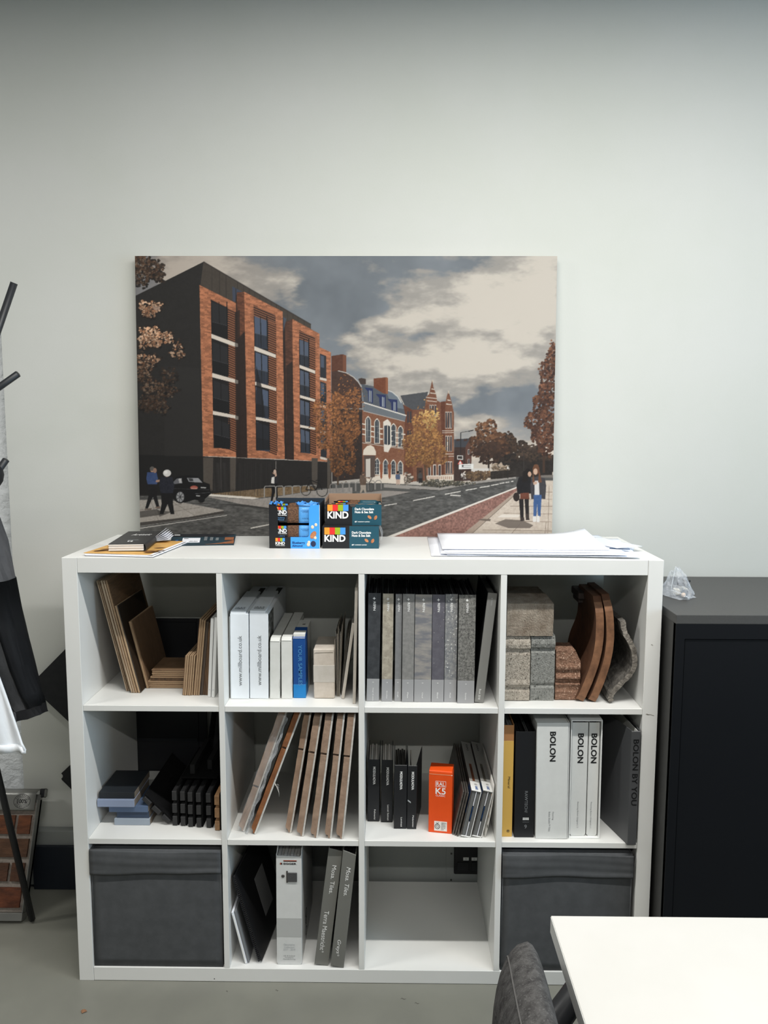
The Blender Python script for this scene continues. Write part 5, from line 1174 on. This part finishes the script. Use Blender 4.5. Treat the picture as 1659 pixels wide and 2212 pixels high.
poly([(352, 712), (356, 680), (378, 656), (400, 650), (420, 662), (432, 690), (432, 714)], (226, 212, 192), z2, nz=8); poly([(358, 716), (430, 716), (425, 850), (362, 860)], (90, 74, 66), z2); poly([(370, 738), (398, 734), (398, 850), (370, 852)], (206, 196, 184), z2)
poly([(160, 420), (348, 430), (348, 860), (160, 880)], (52, 42, 38), z2, nz=12)
# ground planes
poly([(-1120, 900), (480, 888), (800, 905), (1290, 846), (1540, 850), (1540, 1240), (-1120, 1240), (-1120, 900)], (84, 83, 80), z2)
road = .62+.75*fbm((9, 3.0), 80, 3); road *= .86+.28*fbm(60, 90, 3)
poly([(-1120, 880), (480, 950), (800, 935), (1295, 850), (1300, 915), (480, 1240), (-1120, 1240)], (88, 87, 84), z2, tex=road.astype(np.float32))
poly([(1300, 912), (1325, 925), (945, 1240), (470, 1240)], (146, 104, 92), z2, tex=(.75+.5*fbm(3, 100, 2)).astype(np.float32))
poly([(1300, 908), (1306, 914), (505, 1240), (462, 1240)], (226, 218, 206), z2)
PAVE = (204, 188, 170)
poly([(1310, 925), (1400, 868), (1535, 868), (1535, 1240), (930, 1240)], PAVE, z2, nz=22)
poly([(1300, 935), (1320, 930), (985, 1240), (925, 1240)], (172, 152, 134), z2, nz=12); line((1318, 932), (985, 1240), 3, (110, 96, 84), z2)
for a, b in (((1220, 1075), (1520, 1078)), ((1160, 1125), (1520, 1128)), ((1090, 1180), (1520, 1186)), ((1260, 1030), (1520, 1030)), ((1290, 985), (1520, 985)), ((1400, 940), (1520, 940)), ((1330, 1130), (1240, 1235)), ((1480, 1130), (1470, 1235)), ((1440, 1030), (1420, 1075)), ((1500, 900), (1490, 1235))): line(a, b, 2.5, (128, 110, 94), z2)
poly([(1080, 1110), (1140, 1112), (1135, 1126), (1062, 1120)], (112, 98, 86), z2); poly([(1210, 1082), (1320, 1084), (1310, 1100), (1180, 1100)], (230, 220, 206), z2, .8)
poly([(480, 893), (680, 905), (830, 915), (1010, 878), (1295, 846), (1298, 856), (1020, 892), (820, 932), (640, 925), (480, 915)], (152, 146, 138), z2, nz=10)
dabs(850, 888, 150, 20, 420, [(84, 80, 66), (60, 60, 54), (110, 102, 84)], 1, 2.2, z2); line((640, 922), (820, 932), 3, (60, 56, 52), z2); line((820, 934), (1290, 857), 3, (70, 66, 62), z2)
for a, b in (((480, 1030), (560, 1017)), ((660, 998), (795, 970)), ((858, 957), (955, 938)), ((985, 931), (1055, 919)), ((1072, 914), (1135, 903)), ((1142, 900), (1190, 891)), ((1195, 888), (1225, 883)), ((1232, 881), (1255, 877)), ((1265, 875), (1280, 873))): line(a, b, 5, (224, 218, 208), z2)
line((890, 962), (955, 966), 6, (220, 214, 204), z2)
poly([(120, 975), (480, 935), (650, 942), (480, 978), (200, 1010), (-60, 1030), (-60, 990)], (150, 142, 134), z2, nz=12)
# lamp post and signs
line((957, 568), (955, 862), 4, (34, 34, 36), z2); line((957, 570), (1036, 555), 3, (40, 40, 42), z2); line((1005, 562), (1036, 555), 6, (40, 40, 42), z2)
poly([(934, 712), (970, 714), (970, 740), (934, 738)], (220, 216, 208), z2); poly([(938, 717), (966, 718), (966, 735), (938, 734)], (50, 44, 42), z2)
poly([(953, 740), (971, 768), (936, 768)], (206, 60, 48), z2); poly([(953, 748), (964, 765), (942, 765)], (226, 222, 214), z2)
poly([(944, 768), (1034, 765), (1034, 796), (944, 800)], (226, 224, 218), z2)
for y in (776, 787): line((960, y+1), (1020, y-1), 3, (120, 120, 122), z2)
ell((968, 778), 5, 6, (40, 40, 44), z2)
line((1345, 690), (1344, 830), 3, (60, 56, 52), z2); line((1246, 785), (1246, 858), 3, (40, 38, 36), z2); poly([(1246, 776), (1254, 796), (1238, 796)], (220, 214, 206), z2)
dabs(972, 838, 14, 22, 20, [(214, 206, 196)], 1.2, 2, z2); ell((975, 858), 8, 8, (40, 38, 38), z2, ring_=2)

# new building: dark side, attic, bays
poly([(60, 385), (597, 123), (600, 300), (566, 296), (584, 1595), (584, 1890), (60, 1900)], (40, 38, 36), nz=6)
poly([(60, 1580), (584, 1590), (584, 1890), (60, 1890)], (28, 27, 26)); poly([(290, 900), (560, 920), (575, 1590), (290, 1590)], (46, 44, 42), a=.6)
poly([(597, 123), (1412, 588), (1412, 660), (1200, 560), (860, 450), (570, 310)], (72, 64, 56), nz=8); line((597, 123), (1412, 588), 8, (58, 52, 48))
for x in (660, 718, 768, 855, 903, 945, 985, 1025, 1070, 1110, 1150, 1183, 1232, 1275, 1315, 1360): line((x, 123+(x-597)*.57), (x, 340+(x-597)*.36), 3, (46, 41, 37))
poly([(815, 305), (892, 345), (850, 352), (850, 425), (818, 412)], (62, 70, 88)); poly([(840, 318), (846, 322), (846, 425), (840, 420)], (40, 38, 38))
# brick texture in the direction of the facade
tb_ = np.ones((PH, PW), np.float32); a_ = VV*1.0+UU*.0
course = (VV-.18*(UU-430))/3.1; rowi = np.floor(course).astype(int); stretch_ = np.floor((UU+3.7*(rowi % 2))/8.5).astype(int)
hsh = np.abs(np.sin(rowi*12.98+stretch_*78.23)*43758.5) % 1
bt = (.84+.34*hsh+.10*((course % 1) > .75)).astype(np.float32); BRK_ = (172, 106, 72)
def bay(out, op, dark, louv, wins, slabs, win_col, ltop=None):
    poly(out, BRK_, tex=bt); poly(op, (30, 28, 28))
    (la, lb), (lc, ld) = louv         # louvre strip between x=la..lb, y range lc..ld
    y = lc
    while y < ld:
        sl = dark
        line((la, y), (lb, y+(lb-la)*sl), 9, (150, 92, 62)); line((la, y+8), (lb, y+8+(lb-la)*sl), 7, (52, 32, 24)); y += 17
    if ltop:
        for k in range(5): line((ltop[0], ltop[1]+k*17), (ltop[2], ltop[1]+k*17+(ltop[2]-ltop[0])*dark), 8, (146, 90, 62))
    for (xa, ya, xb, yb) in wins:
        sl = (xb-xa)*dark; poly([(xa, ya), (xb, ya+sl*.9), (xb, yb+sl*.35), (xa, yb)], win_col); poly([(xa, (ya*.45+yb*.55)), (xb, ya*.45+yb*.55+sl*.6), (xb, yb+sl*.35), (xa, yb)], tuple(v*.62 for v in win_col))
        line(((xa+xb)/2-2, ya), ((xa+xb)/2+2, yb), 6, (24, 23, 24)); line((xb-2, ya), (xb, yb), 7, (22, 21, 22)); line((xa+1, ya), (xa+2, yb), 4, (26, 25, 26))
        for k in range(1, 12): line((xa+(xb-xa)*k/12, ya*.45+yb*.55+sl*.6*k/12), (xa+(xb-xa)*k/12, yb), 1.4, (20, 20, 22), al=.7)
        line((xa, ya*.45+yb*.55), (xb, ya*.45+yb*.55+sl*.6), 3, (80, 80, 82), al=.8)
    for s_ in slabs: poly(s_, (222, 208, 192))
poly([(838, 430), (850, 348), (906, 346), (924, 1602), (835, 1600)], (46, 33, 28), nz=8); poly([(850, 350), (906, 346), (910, 640), (852, 700)], (98, 58, 40), tex=bt)
bay([(565, 295), (842, 430), (836, 1596), (584, 1590)], [(650, 403), (782, 466), (852, 500), (832, 1535), (666, 1526)], .42, ((780, 842), (470, 1530)), [(655, 420, 775, 690), (660, 720, 780, 970), (664, 1010, 785, 1250), (667, 1300, 790, 1520)],
    [[(653, 660), (832, 726), (832, 757), (653, 692)], [(658, 955), (832, 1003), (832, 1031), (658, 988)], [(662, 1243), (834, 1277), (834, 1301), (662, 1272)]], (40, 40, 42))
poly([(832, 500), (870, 480), (872, 1600), (836, 1600)], (40, 29, 25), a=.75)
for ya in (725, 1003, 1277): poly([(832, ya), (856, ya+8), (856, ya+34), (832, ya+31)], (120, 112, 104))
poly([(1196, 520), (1214, 574), (1272, 546), (1280, 1616), (1205, 1612)], (42, 33, 30), nz=6); poly([(1214, 572), (1270, 548), (1278, 1615), (1222, 1612)], (84, 52, 38), tex=bt); poly([(1222, 900), (1278, 860), (1278, 1615), (1222, 1612)], (34, 28, 26), a=.7); poly([(1200, 530), (1226, 545), (1212, 600), (1204, 640)], (70, 78, 92))
bay([(905, 345), (1197, 492), (1206, 1612), (923, 1602)], [(977, 443), (1142, 525), (1151, 1552), (990, 1545)], .40, ((1086, 1148), (560, 1550)), [(980, 525, 1080, 760), (985, 795, 1085, 1030), (988, 1058, 1088, 1290), (990, 1325, 1092, 1540)],
    [[(980, 752), (1143, 815), (1143, 841), (980, 785)], [(985, 1020), (1145, 1066), (1145, 1090), (985, 1047)], [(988, 1285), (1148, 1318), (1148, 1338), (988, 1310)]], (78, 90, 112), (977, 452, 1142))
poly([(990, 1330), (1092, 1345), (1092, 1540), (990, 1540)], (26, 26, 28), a=.8); poly([(995, 900), (1035, 1060), (1060, 1290), (992, 1290)], (24, 24, 27), a=.75)
bay([(1270, 547), (1476, 657), (1477, 1627), (1278, 1616)], [(1322, 628), (1442, 692), (1446, 1568), (1326, 1560)], .38, ((1398, 1445), (700, 1565)), [(1322, 700, 1396, 905), (1324, 930, 1398, 1132), (1325, 1156, 1399, 1355), (1326, 1378, 1400, 1558)],
    [[(1324, 892), (1443, 936), (1443, 960), (1324, 916)], [(1325, 1120), (1440, 1153), (1440, 1173), (1325, 1141)], [(1325, 1347), (1440, 1369), (1440, 1386), (1325, 1367)]], (80, 90, 108), (1322, 640, 1442))
poly([(1476, 757), (1563, 797), (1562, 1632), (1478, 1626)], BRK_, tex=bt)
for ya, yb in ((806, 985), (1015, 1190), (1215, 1390), (1415, 1590)): poly([(1480, ya), (1526, ya+18), (1526, yb+10), (1480, yb)], (44, 46, 52)); poly([(1484, ya+12), (1510, ya+22), (1510, yb-70), (1484, yb-76)], (76, 86, 104)); poly([(1478, yb), (1528, yb+12), (1528, yb+30), (1478, yb+18)], (214, 202, 188))
# ground floor, fence, garden
poly([(583, 1592), (1562, 1632), (1562, 1830), (640, 1880), (583, 1872)], (38, 35, 33), nz=6)
for xa, xb in ((585, 662), (790, 836), (1412, 1458), (1530, 1560)): poly([(xa, 1600), (xb, 1604), (xb-6, 1856), (xa, 1870)], (82, 74, 66), nz=6)
line((720, 1600), (722, 1860), 5, (74, 70, 66)); line((1140, 1625), (1138, 1690), 5, (130, 124, 118))
for x in range(838, 1120, 11): line((x, 1640), (x, 1840), 2.2, (20, 19, 19)); line((x+5, 1640), (x+5, 1840), 1.6, (62, 58, 55))
for x in range(668, 790, 9): line((x, 1640), (x, 1860), 1.8, (58, 55, 53))
poly([(640, 1880), (1060, 1836), (1400, 1815), (1440, 1850), (1180, 1890), (985, 1912), (660, 1890)], (128, 104, 74), nz=40)
for x in range(648, 1040, 13): line((x, 1842+.0*(x)), (x, 1896), 3, (44, 40, 36))
poly([(640, 1882), (960, 1904), (1010, 1912), (960, 1922), (600, 1896)], (224, 214, 200)); 
poly([(600, 1902), (960, 1924), (1200, 1892), (1450, 1848), (1562, 1835), (1720, 1826), (1720, 1930), (1300, 1985), (1100, 1990), (900, 1965)], (156, 148, 140), nz=24)
for k in range(9): line((700+90*k, 1912+3*k), (660+95*k, 1960), 2, (120, 112, 104), al=.6)
poly([(480, 1960), (900, 1962), (1100, 1990), (1090, 2000), (900, 1978), (560, 1950)], (52, 50, 48), a=.8)
# near kerb
poly([(90, 1930), (300, 1926), (738, 2006), (740, 2020), (480, 2062), (90, 2108)], (166, 158, 148), nz=26); poly([(740, 2012), (742, 2036), (480, 2078), (90, 2132), (90, 2106), (480, 2060)], (70, 66, 62))
for a, b in (((180, 1930), (240, 2085)), ((330, 1932), (520, 2050)), ((90, 2010), (420, 1960)), ((90, 2060), (560, 1985))): line(a, b, 2.5, (112, 104, 96))
line((90, 2152), (765, 2046), 5, (206, 200, 192)); line((90, 2136), (740, 2036), 3, (170, 164, 156), al=.6); line((945, 2146), (1092, 2116), 8, (220, 214, 204))
poly([(90, 2020), (230, 2000), (300, 2040), (90, 2070)], (70, 66, 62), a=.75); poly([(230, 2010), (350, 2020), (250, 2060)], (70, 66, 62), a=.7)
# car
poly([(330, 1810), (356, 1775), (385, 1746), (470, 1738), (540, 1745), (592, 1790), (634, 1806), (642, 1880), (600, 1918), (560, 1936), (520, 1926), (445, 1948), (380, 1946), (335, 1900)], (17, 17, 18))
poly([(460, 1757), (548, 1760), (580, 1795), (475, 1788)], (150, 150, 152)); poly([(470, 1760), (505, 1762), (510, 1785), (480, 1784)], (60, 60, 62)); poly([(350, 1795), (385, 1762), (420, 1760), (425, 1800), (365, 1806)], (100, 100, 104)); poly([(395, 1765), (418, 1764), (420, 1796), (402, 1798)], (176, 174, 172))
ell((408, 1906), 40, 50, (26, 26, 27)); ell((408, 1906), 30, 40, (150, 150, 150)); 
for k in range(7): line((408, 1906), (408+30*math.cos(k*.9), 1906+40*math.sin(k*.9)), 4, (40, 40, 42))
ell((570, 1926), 26, 24, (24, 24, 25)); ell((514, 1833), 30, 15, (168, 84, 70)); line((490, 1838), (540, 1840), 5, (216, 168, 150)); line((350, 1840), (630, 1850), 3, (60, 60, 62)); line((565, 1832), (606, 1834), 8, (190, 188, 184)); line((530, 1895), (560, 1898), 8, (180, 178, 176)); line((520, 1880), (635, 1870), 3, (90, 90, 92))
# man and white-haired woman, talking lady
def person(cx, head, top, waist, foot, wd, hair, shirt, legs, stride, skin=(176, 136, 112), z=z1):
    hr = (top-head)*.5
    poly([(cx-wd*.55, top), (cx+wd*.45, top), (cx+wd*.62, top+(waist-top)*.5), (cx+wd*.5, waist), (cx-wd*.5, waist), (cx-wd*.65, top+(waist-top)*.5)], shirt, z, nz=16)
    poly([(cx-wd*.5, waist-4), (cx+wd*.5, waist-4), (cx+wd*.5, (waist+foot)/2), (cx+stride+wd*.2, foot), (cx+stride-wd*.12, foot), (cx+wd*.05, (waist+foot)/2), (cx-stride+wd*.1, foot), (cx-stride-wd*.2, foot), (cx-wd*.45, (waist+foot)/2)], legs, z, nz=8)
    ell((cx, head+hr), hr*.72, hr, skin, z); ell((cx-1, head+hr*.75), hr*.82, hr*.8, hair, z)
person(196, 1672, 1716, 1812, 1996, 70, (92, 88, 84), (54, 74, 118), (26, 25, 26), 42); ell((216, 1702), 14, 20, (150, 116, 98)); poly([(225, 1775), (262, 1772), (258, 1790), (222, 1792)], (168, 130, 108)); poly([(135, 2000), (190, 1994), (188, 2006), (138, 2010)], (110, 96, 86)); poly([(218, 1984), (256, 1978), (256, 1992), (220, 1996)], (120, 100, 86))
person(307, 1698, 1752, 1880, 2040, 92, (206, 202, 196), (34, 36, 46), (22, 21, 22), 38); ell((309, 1722), 31, 27, (214, 210, 204)); ell((300, 1716), 14, 12, (236, 232, 226))
person(1127, 1684, 1728, 1802, 1935, 46, (30, 26, 25), (40, 38, 40), (16, 15, 16), 20); ell((1131, 1708), 11, 17, (206, 176, 154)); poly([(1106, 1752), (1128, 1745), (1126, 1800), (1102, 1798)], (222, 216, 208)); poly([(1138, 1745), (1158, 1735), (1150, 1760), (1128, 1752)], (40, 38, 40)); poly([(1128, 1722), (1142, 1712), (1146, 1740), (1134, 1748)], (196, 160, 138))
# cycle stands and bicycles
def hoop(x, y, wd, ht, col=(150, 146, 140), z=z1, lw=7): 
    line((x, y), (x, y-ht+10), lw, col, z); line((x+wd, y-4), (x+wd, y-ht+8), lw, col, z); line((x, y-ht+10), (x+8, y-ht), lw, col, z); line((x+8, y-ht), (x+wd-8, y-ht-2), lw, col, z); line((x+wd-8, y-ht-2), (x+wd, y-ht+8), lw, col, z)
for x, y, wd, ht in ((1050, 1908, 86, 88), (1136, 1906, 58, 86), (1202, 1904, 60, 84), (1264, 1900, 62, 82), (1328, 1896, 62, 80), (1388, 1892, 60, 80)): hoop(x, y, wd, ht)
ell((1366, 1846), 38, 44, (40, 38, 36), ring_=5, n=22); ell((1490, 1848), 42, 50, (40, 38, 36), ring_=5, n=22)
for a, b in (((1366, 1846), (1400, 1770)), ((1400, 1770), (1470, 1800)), ((1470, 1800), (1490, 1848)), ((1366, 1846), (1440, 1850)), ((1440, 1850), (1465, 1790)), ((1400, 1770), (1440, 1850)), ((1375, 1755), (1398, 1750)), ((1440, 1775), (1475, 1770))): line(a, b, 7, (28, 27, 26))
for k in range(8): hoop(148+40*k, 952-3*k, 36, 58, (140, 134, 128), z2, 5)
# cyclist, walkers
person(352, 816, 838, 905, 950, 34, (90, 70, 58), (104, 84, 70), (170, 156, 140), 14, z=z2); ell((402, 915), 15, 28, (60, 56, 52), z2, ring_=3); line((360, 850), (400, 862), 5, (150, 120, 100), z2); line((385, 900), (410, 850), 4, (60, 56, 52), z2)
person(568, 812, 832, 868, 898, 24, (24, 22, 24), (72, 88, 116), (190, 160, 140), 6, z=z2); person(706, 808, 826, 860, 886, 22, (60, 52, 46), (120, 116, 112), (40, 38, 38), 6, z=z2); dabs(630, 855, 26, 36, 90, [(190, 176, 160), (120, 104, 88), (84, 76, 66)], 1.2, 2.6, z2); poly([(684, 790), (722, 790), (722, 880), (684, 880)], (30, 28, 28), z2, .55)
# street trees
def tree(cx, cy, rx, ry, n, cols, tr0, tr1, r0=1.1, r1=2.7):
    line((cx-6, cy+ry*.6), tr1, 11, (84, 66, 50), z2)
    for k in range(9): line((cx-4, cy+ry*(.9-.13*k)), (cx+rx*.6*math.cos(k*2.1), cy+ry*(.3-.14*k)), 3, (92, 66, 46), z2)
    dabs(cx, cy+ry*.12, rx*.98, ry*.9, n, cols, r0, r1, z2, a=.7); dabs(cx, cy, rx*1.05, ry*1.05, n//5, cols, r0*.7, r1*.6, z2, a=.85)
tree(205, 520, 140, 285, 2600, [(150, 92, 50), (120, 74, 44), (176, 112, 62), (98, 62, 40)], None, (196, 900))
tree(735, 610, 124, 186, 2100, [(160, 108, 56), (186, 134, 74), (134, 86, 48), (108, 72, 46)], None, (742, 880))
dabs(770, 480, 60, 60, 160, [(198, 154, 84), (206, 168, 100)], 1, 2.2, z2)
# dark leaves on the left
for (cx, cy, rx, ry, n, b) in ((140, 180, 110, 110, 420, .55), (250, 215, 50, 60, 90, .5), (185, 470, 85, 60, 240, 1), (215, 690, 130, 75, 520, 1.05), (395, 790, 50, 60, 80, .9), (160, 870, 90, 60, 170, .85), (130, 960, 70, 80, 170, .6), (240, 1090, 130, 70, 260, .5), (200, 1200, 130, 60, 220, .42), (330, 1000, 60, 90, 70, .4)):
    dabs(cx, cy, rx*1.1, ry*1.15, n, [(44, 36, 30), (34, 30, 28), (58, 46, 38)], 1.5, 4, a=.9)
    dabs(cx, cy, rx, ry, int(n*.8), [tuple(v*b for v in c) for c in ((204, 156, 120), (164, 112, 78), (130, 92, 66), (216, 178, 146))], 1.0, 2.7)
poly([(205, 452), (265, 455), (262, 485), (215, 480)], (170, 140, 122), a=.8)
# two women on the pavement
poly([(1165, 1140), (1230, 1112), (1330, 1118), (1402, 1150), (1380, 1168), (1250, 1170)], (112, 100, 90), z2, .9)
poly([(1312, 850), (1350, 832), (1390, 850), (1392, 950), (1305, 955), (1298, 900)], (30, 28, 30), z2, nz=10); poly([(1322, 948), (1376, 944), (1378, 985), (1320, 985)], (110, 58, 40), z2, nz=20); poly([(1314, 985), (1342, 985), (1342, 1112), (1322, 1114)], (34, 29, 29), z2); poly([(1348, 985), (1374, 985), (1376, 1108), (1356, 1110)], (34, 29, 29), z2); poly([(1320, 1098), (1344, 1100), (1348, 1122), (1322, 1124)], (60, 50, 46), z2); poly([(1354, 1075), (1374, 1078), (1378, 1118), (1356, 1118)], (60, 50, 46), z2)
ell((1370, 822), 20, 30, (28, 22, 20), z2); poly([(1340, 812), (1372, 795), (1368, 870), (1335, 880)], (30, 24, 22), z2); ell((1380, 828), 11, 17, (198, 158, 132), z2); ell((1298, 972), 20, 28, (44, 34, 30), z2)
poly([(1392, 858), (1430, 840), (1474, 855), (1482, 900), (1476, 985), (1440, 980), (1390, 985), (1384, 900)], (62, 60, 64), z2, nz=14); poly([(1412, 870), (1438, 868), (1440, 962), (1410, 962)], (216, 212, 208), z2); poly([(1404, 958), (1454, 958), (1446, 1094), (1430, 1096), (1426, 1010), (1420, 1096), (1402, 1096)], (58, 92, 144), z2, nz=16); poly([(1398, 1092), (1420, 1092), (1418, 1128), (1400, 1128)], (224, 220, 214), z2); poly([(1424, 1090), (1440, 1090), (1440, 1130), (1422, 1130)], (224, 220, 214), z2)
ell((1420, 800), 21, 32, (110, 70, 48), z2); poly([(1400, 800), (1398, 880), (1412, 880)], (112, 72, 50), z2); poly([(1438, 795), (1456, 880), (1432, 880)], (112, 72, 50), z2); ell((1416, 812), 13, 20, (206, 168, 142), z2); ell((1420, 776), 15, 10, (112, 72, 48), z2); poly([(1402, 880), (1424, 872), (1426, 890), (1404, 896)], (200, 164, 140), z2)

# resample onto the canvas mesh
NX, NY = 760, 506
gs, gt = np.meshgrid(np.linspace(0, 1, NX+1), np.linspace(0, 1, NY+1))
cu_ = (291*(1-gs)+1204*gs)*(1-gt)+(299*(1-gs)+1190*gs)*gt; cv_ = (553*(1-gs)+551*gs)*(1-gt)+1158.5*gt
px = np.clip((cu_-U0)*S, 0, PW-2); py = np.clip((cv_-V0)*S, 0, PH-2); xi, yi = px.astype(int), py.astype(int); fx, fy = (px-xi)[..., None], (py-yi)[..., None]
colr = (img[yi, xi]*(1-fx)+img[yi, xi+1]*fx)*(1-fy)+(img[yi+1, xi]*(1-fx)+img[yi+1, xi+1]*fx)*fy
colr = colr/255; lum_ = colr.mean(-1, keepdims=True); colr = np.clip(lum_+(colr-lum_)*.88, 0, 1); PRINT_GAIN = .70
colr = np.where(colr <= .04045, colr/12.92, ((colr+.055)/1.055)**2.4)*PRINT_GAIN
colr = np.clip(colr, 0, .92)
CW, CHH = 1.2015, .8010
cvr = thing('canvas_print', 'large canvas print of a city street with a modern brick building, standing on the bookcase', 'canvas', (.0725, .3825, TOP), (math.radians(-2.2), 0, 0))
n = (NX+1)*(NY+1); co = np.zeros((n, 3), np.float32); co[:, 0] = (gs*CW).ravel(); co[:, 2] = ((1-gt)*CHH).ravel()
idx = np.arange(n).reshape(NY+1, NX+1); quads = np.stack([idx[1:, :-1], idx[1:, 1:], idx[:-1, 1:], idx[:-1, :-1]], -1).reshape(-1, 4)
me = bpy.data.meshes.new('printed_face'); me.vertices.add(n); me.vertices.foreach_set('co', co.ravel())
me.loops.add(quads.size); me.loops.foreach_set('vertex_index', quads.ravel().astype(np.int32)); me.polygons.add(len(quads)); me.polygons.foreach_set('loop_start', np.arange(0, quads.size, 4, dtype=np.int32)); me.update(calc_edges=True)
at = me.color_attributes.new('print', 'FLOAT_COLOR', 'POINT'); at.data.foreach_set('color', np.concatenate([colr.reshape(-1, 3), np.ones((n, 1))], 1).astype(np.float32).ravel())
m = bpy.data.materials.new('canvas_print_ink'); m.use_nodes = True; nt = m.node_tree; p = nt.nodes['Principled BSDF']
ca = nt.nodes.new('ShaderNodeVertexColor'); ca.layer_name = 'print'; nt.links.new(ca.outputs['Color'], p.inputs['Base Color']); p.inputs['Roughness'].default_value = .6; p.inputs['Specular IOR Level'].default_value = .25
me.materials.append(m); pf = bpy.data.objects.new('printed_face', me); C.objects.link(pf); pf.parent = cvr
CVM = M('canvas_side', (196, 194, 188), .8)
bm = bmesh.new(); e_ = .0006
add_box(bm, -.0002, .02, e_, .019, 0, CHH); add_box(bm, CW-.02, CW+.0002, e_, .019, 0, CHH); add_box(bm, .02, CW-.02, e_, .019, 0, .02); add_box(bm, .02, CW-.02, e_, .019, CHH-.02, CHH+.0002); add_box(bm, .02, CW-.02, .0008, .003, .02, CHH-.02)
obj('stretcher_frame', bm, CVM, cvr)
flush_texts()
bpy.context.view_layer.update()
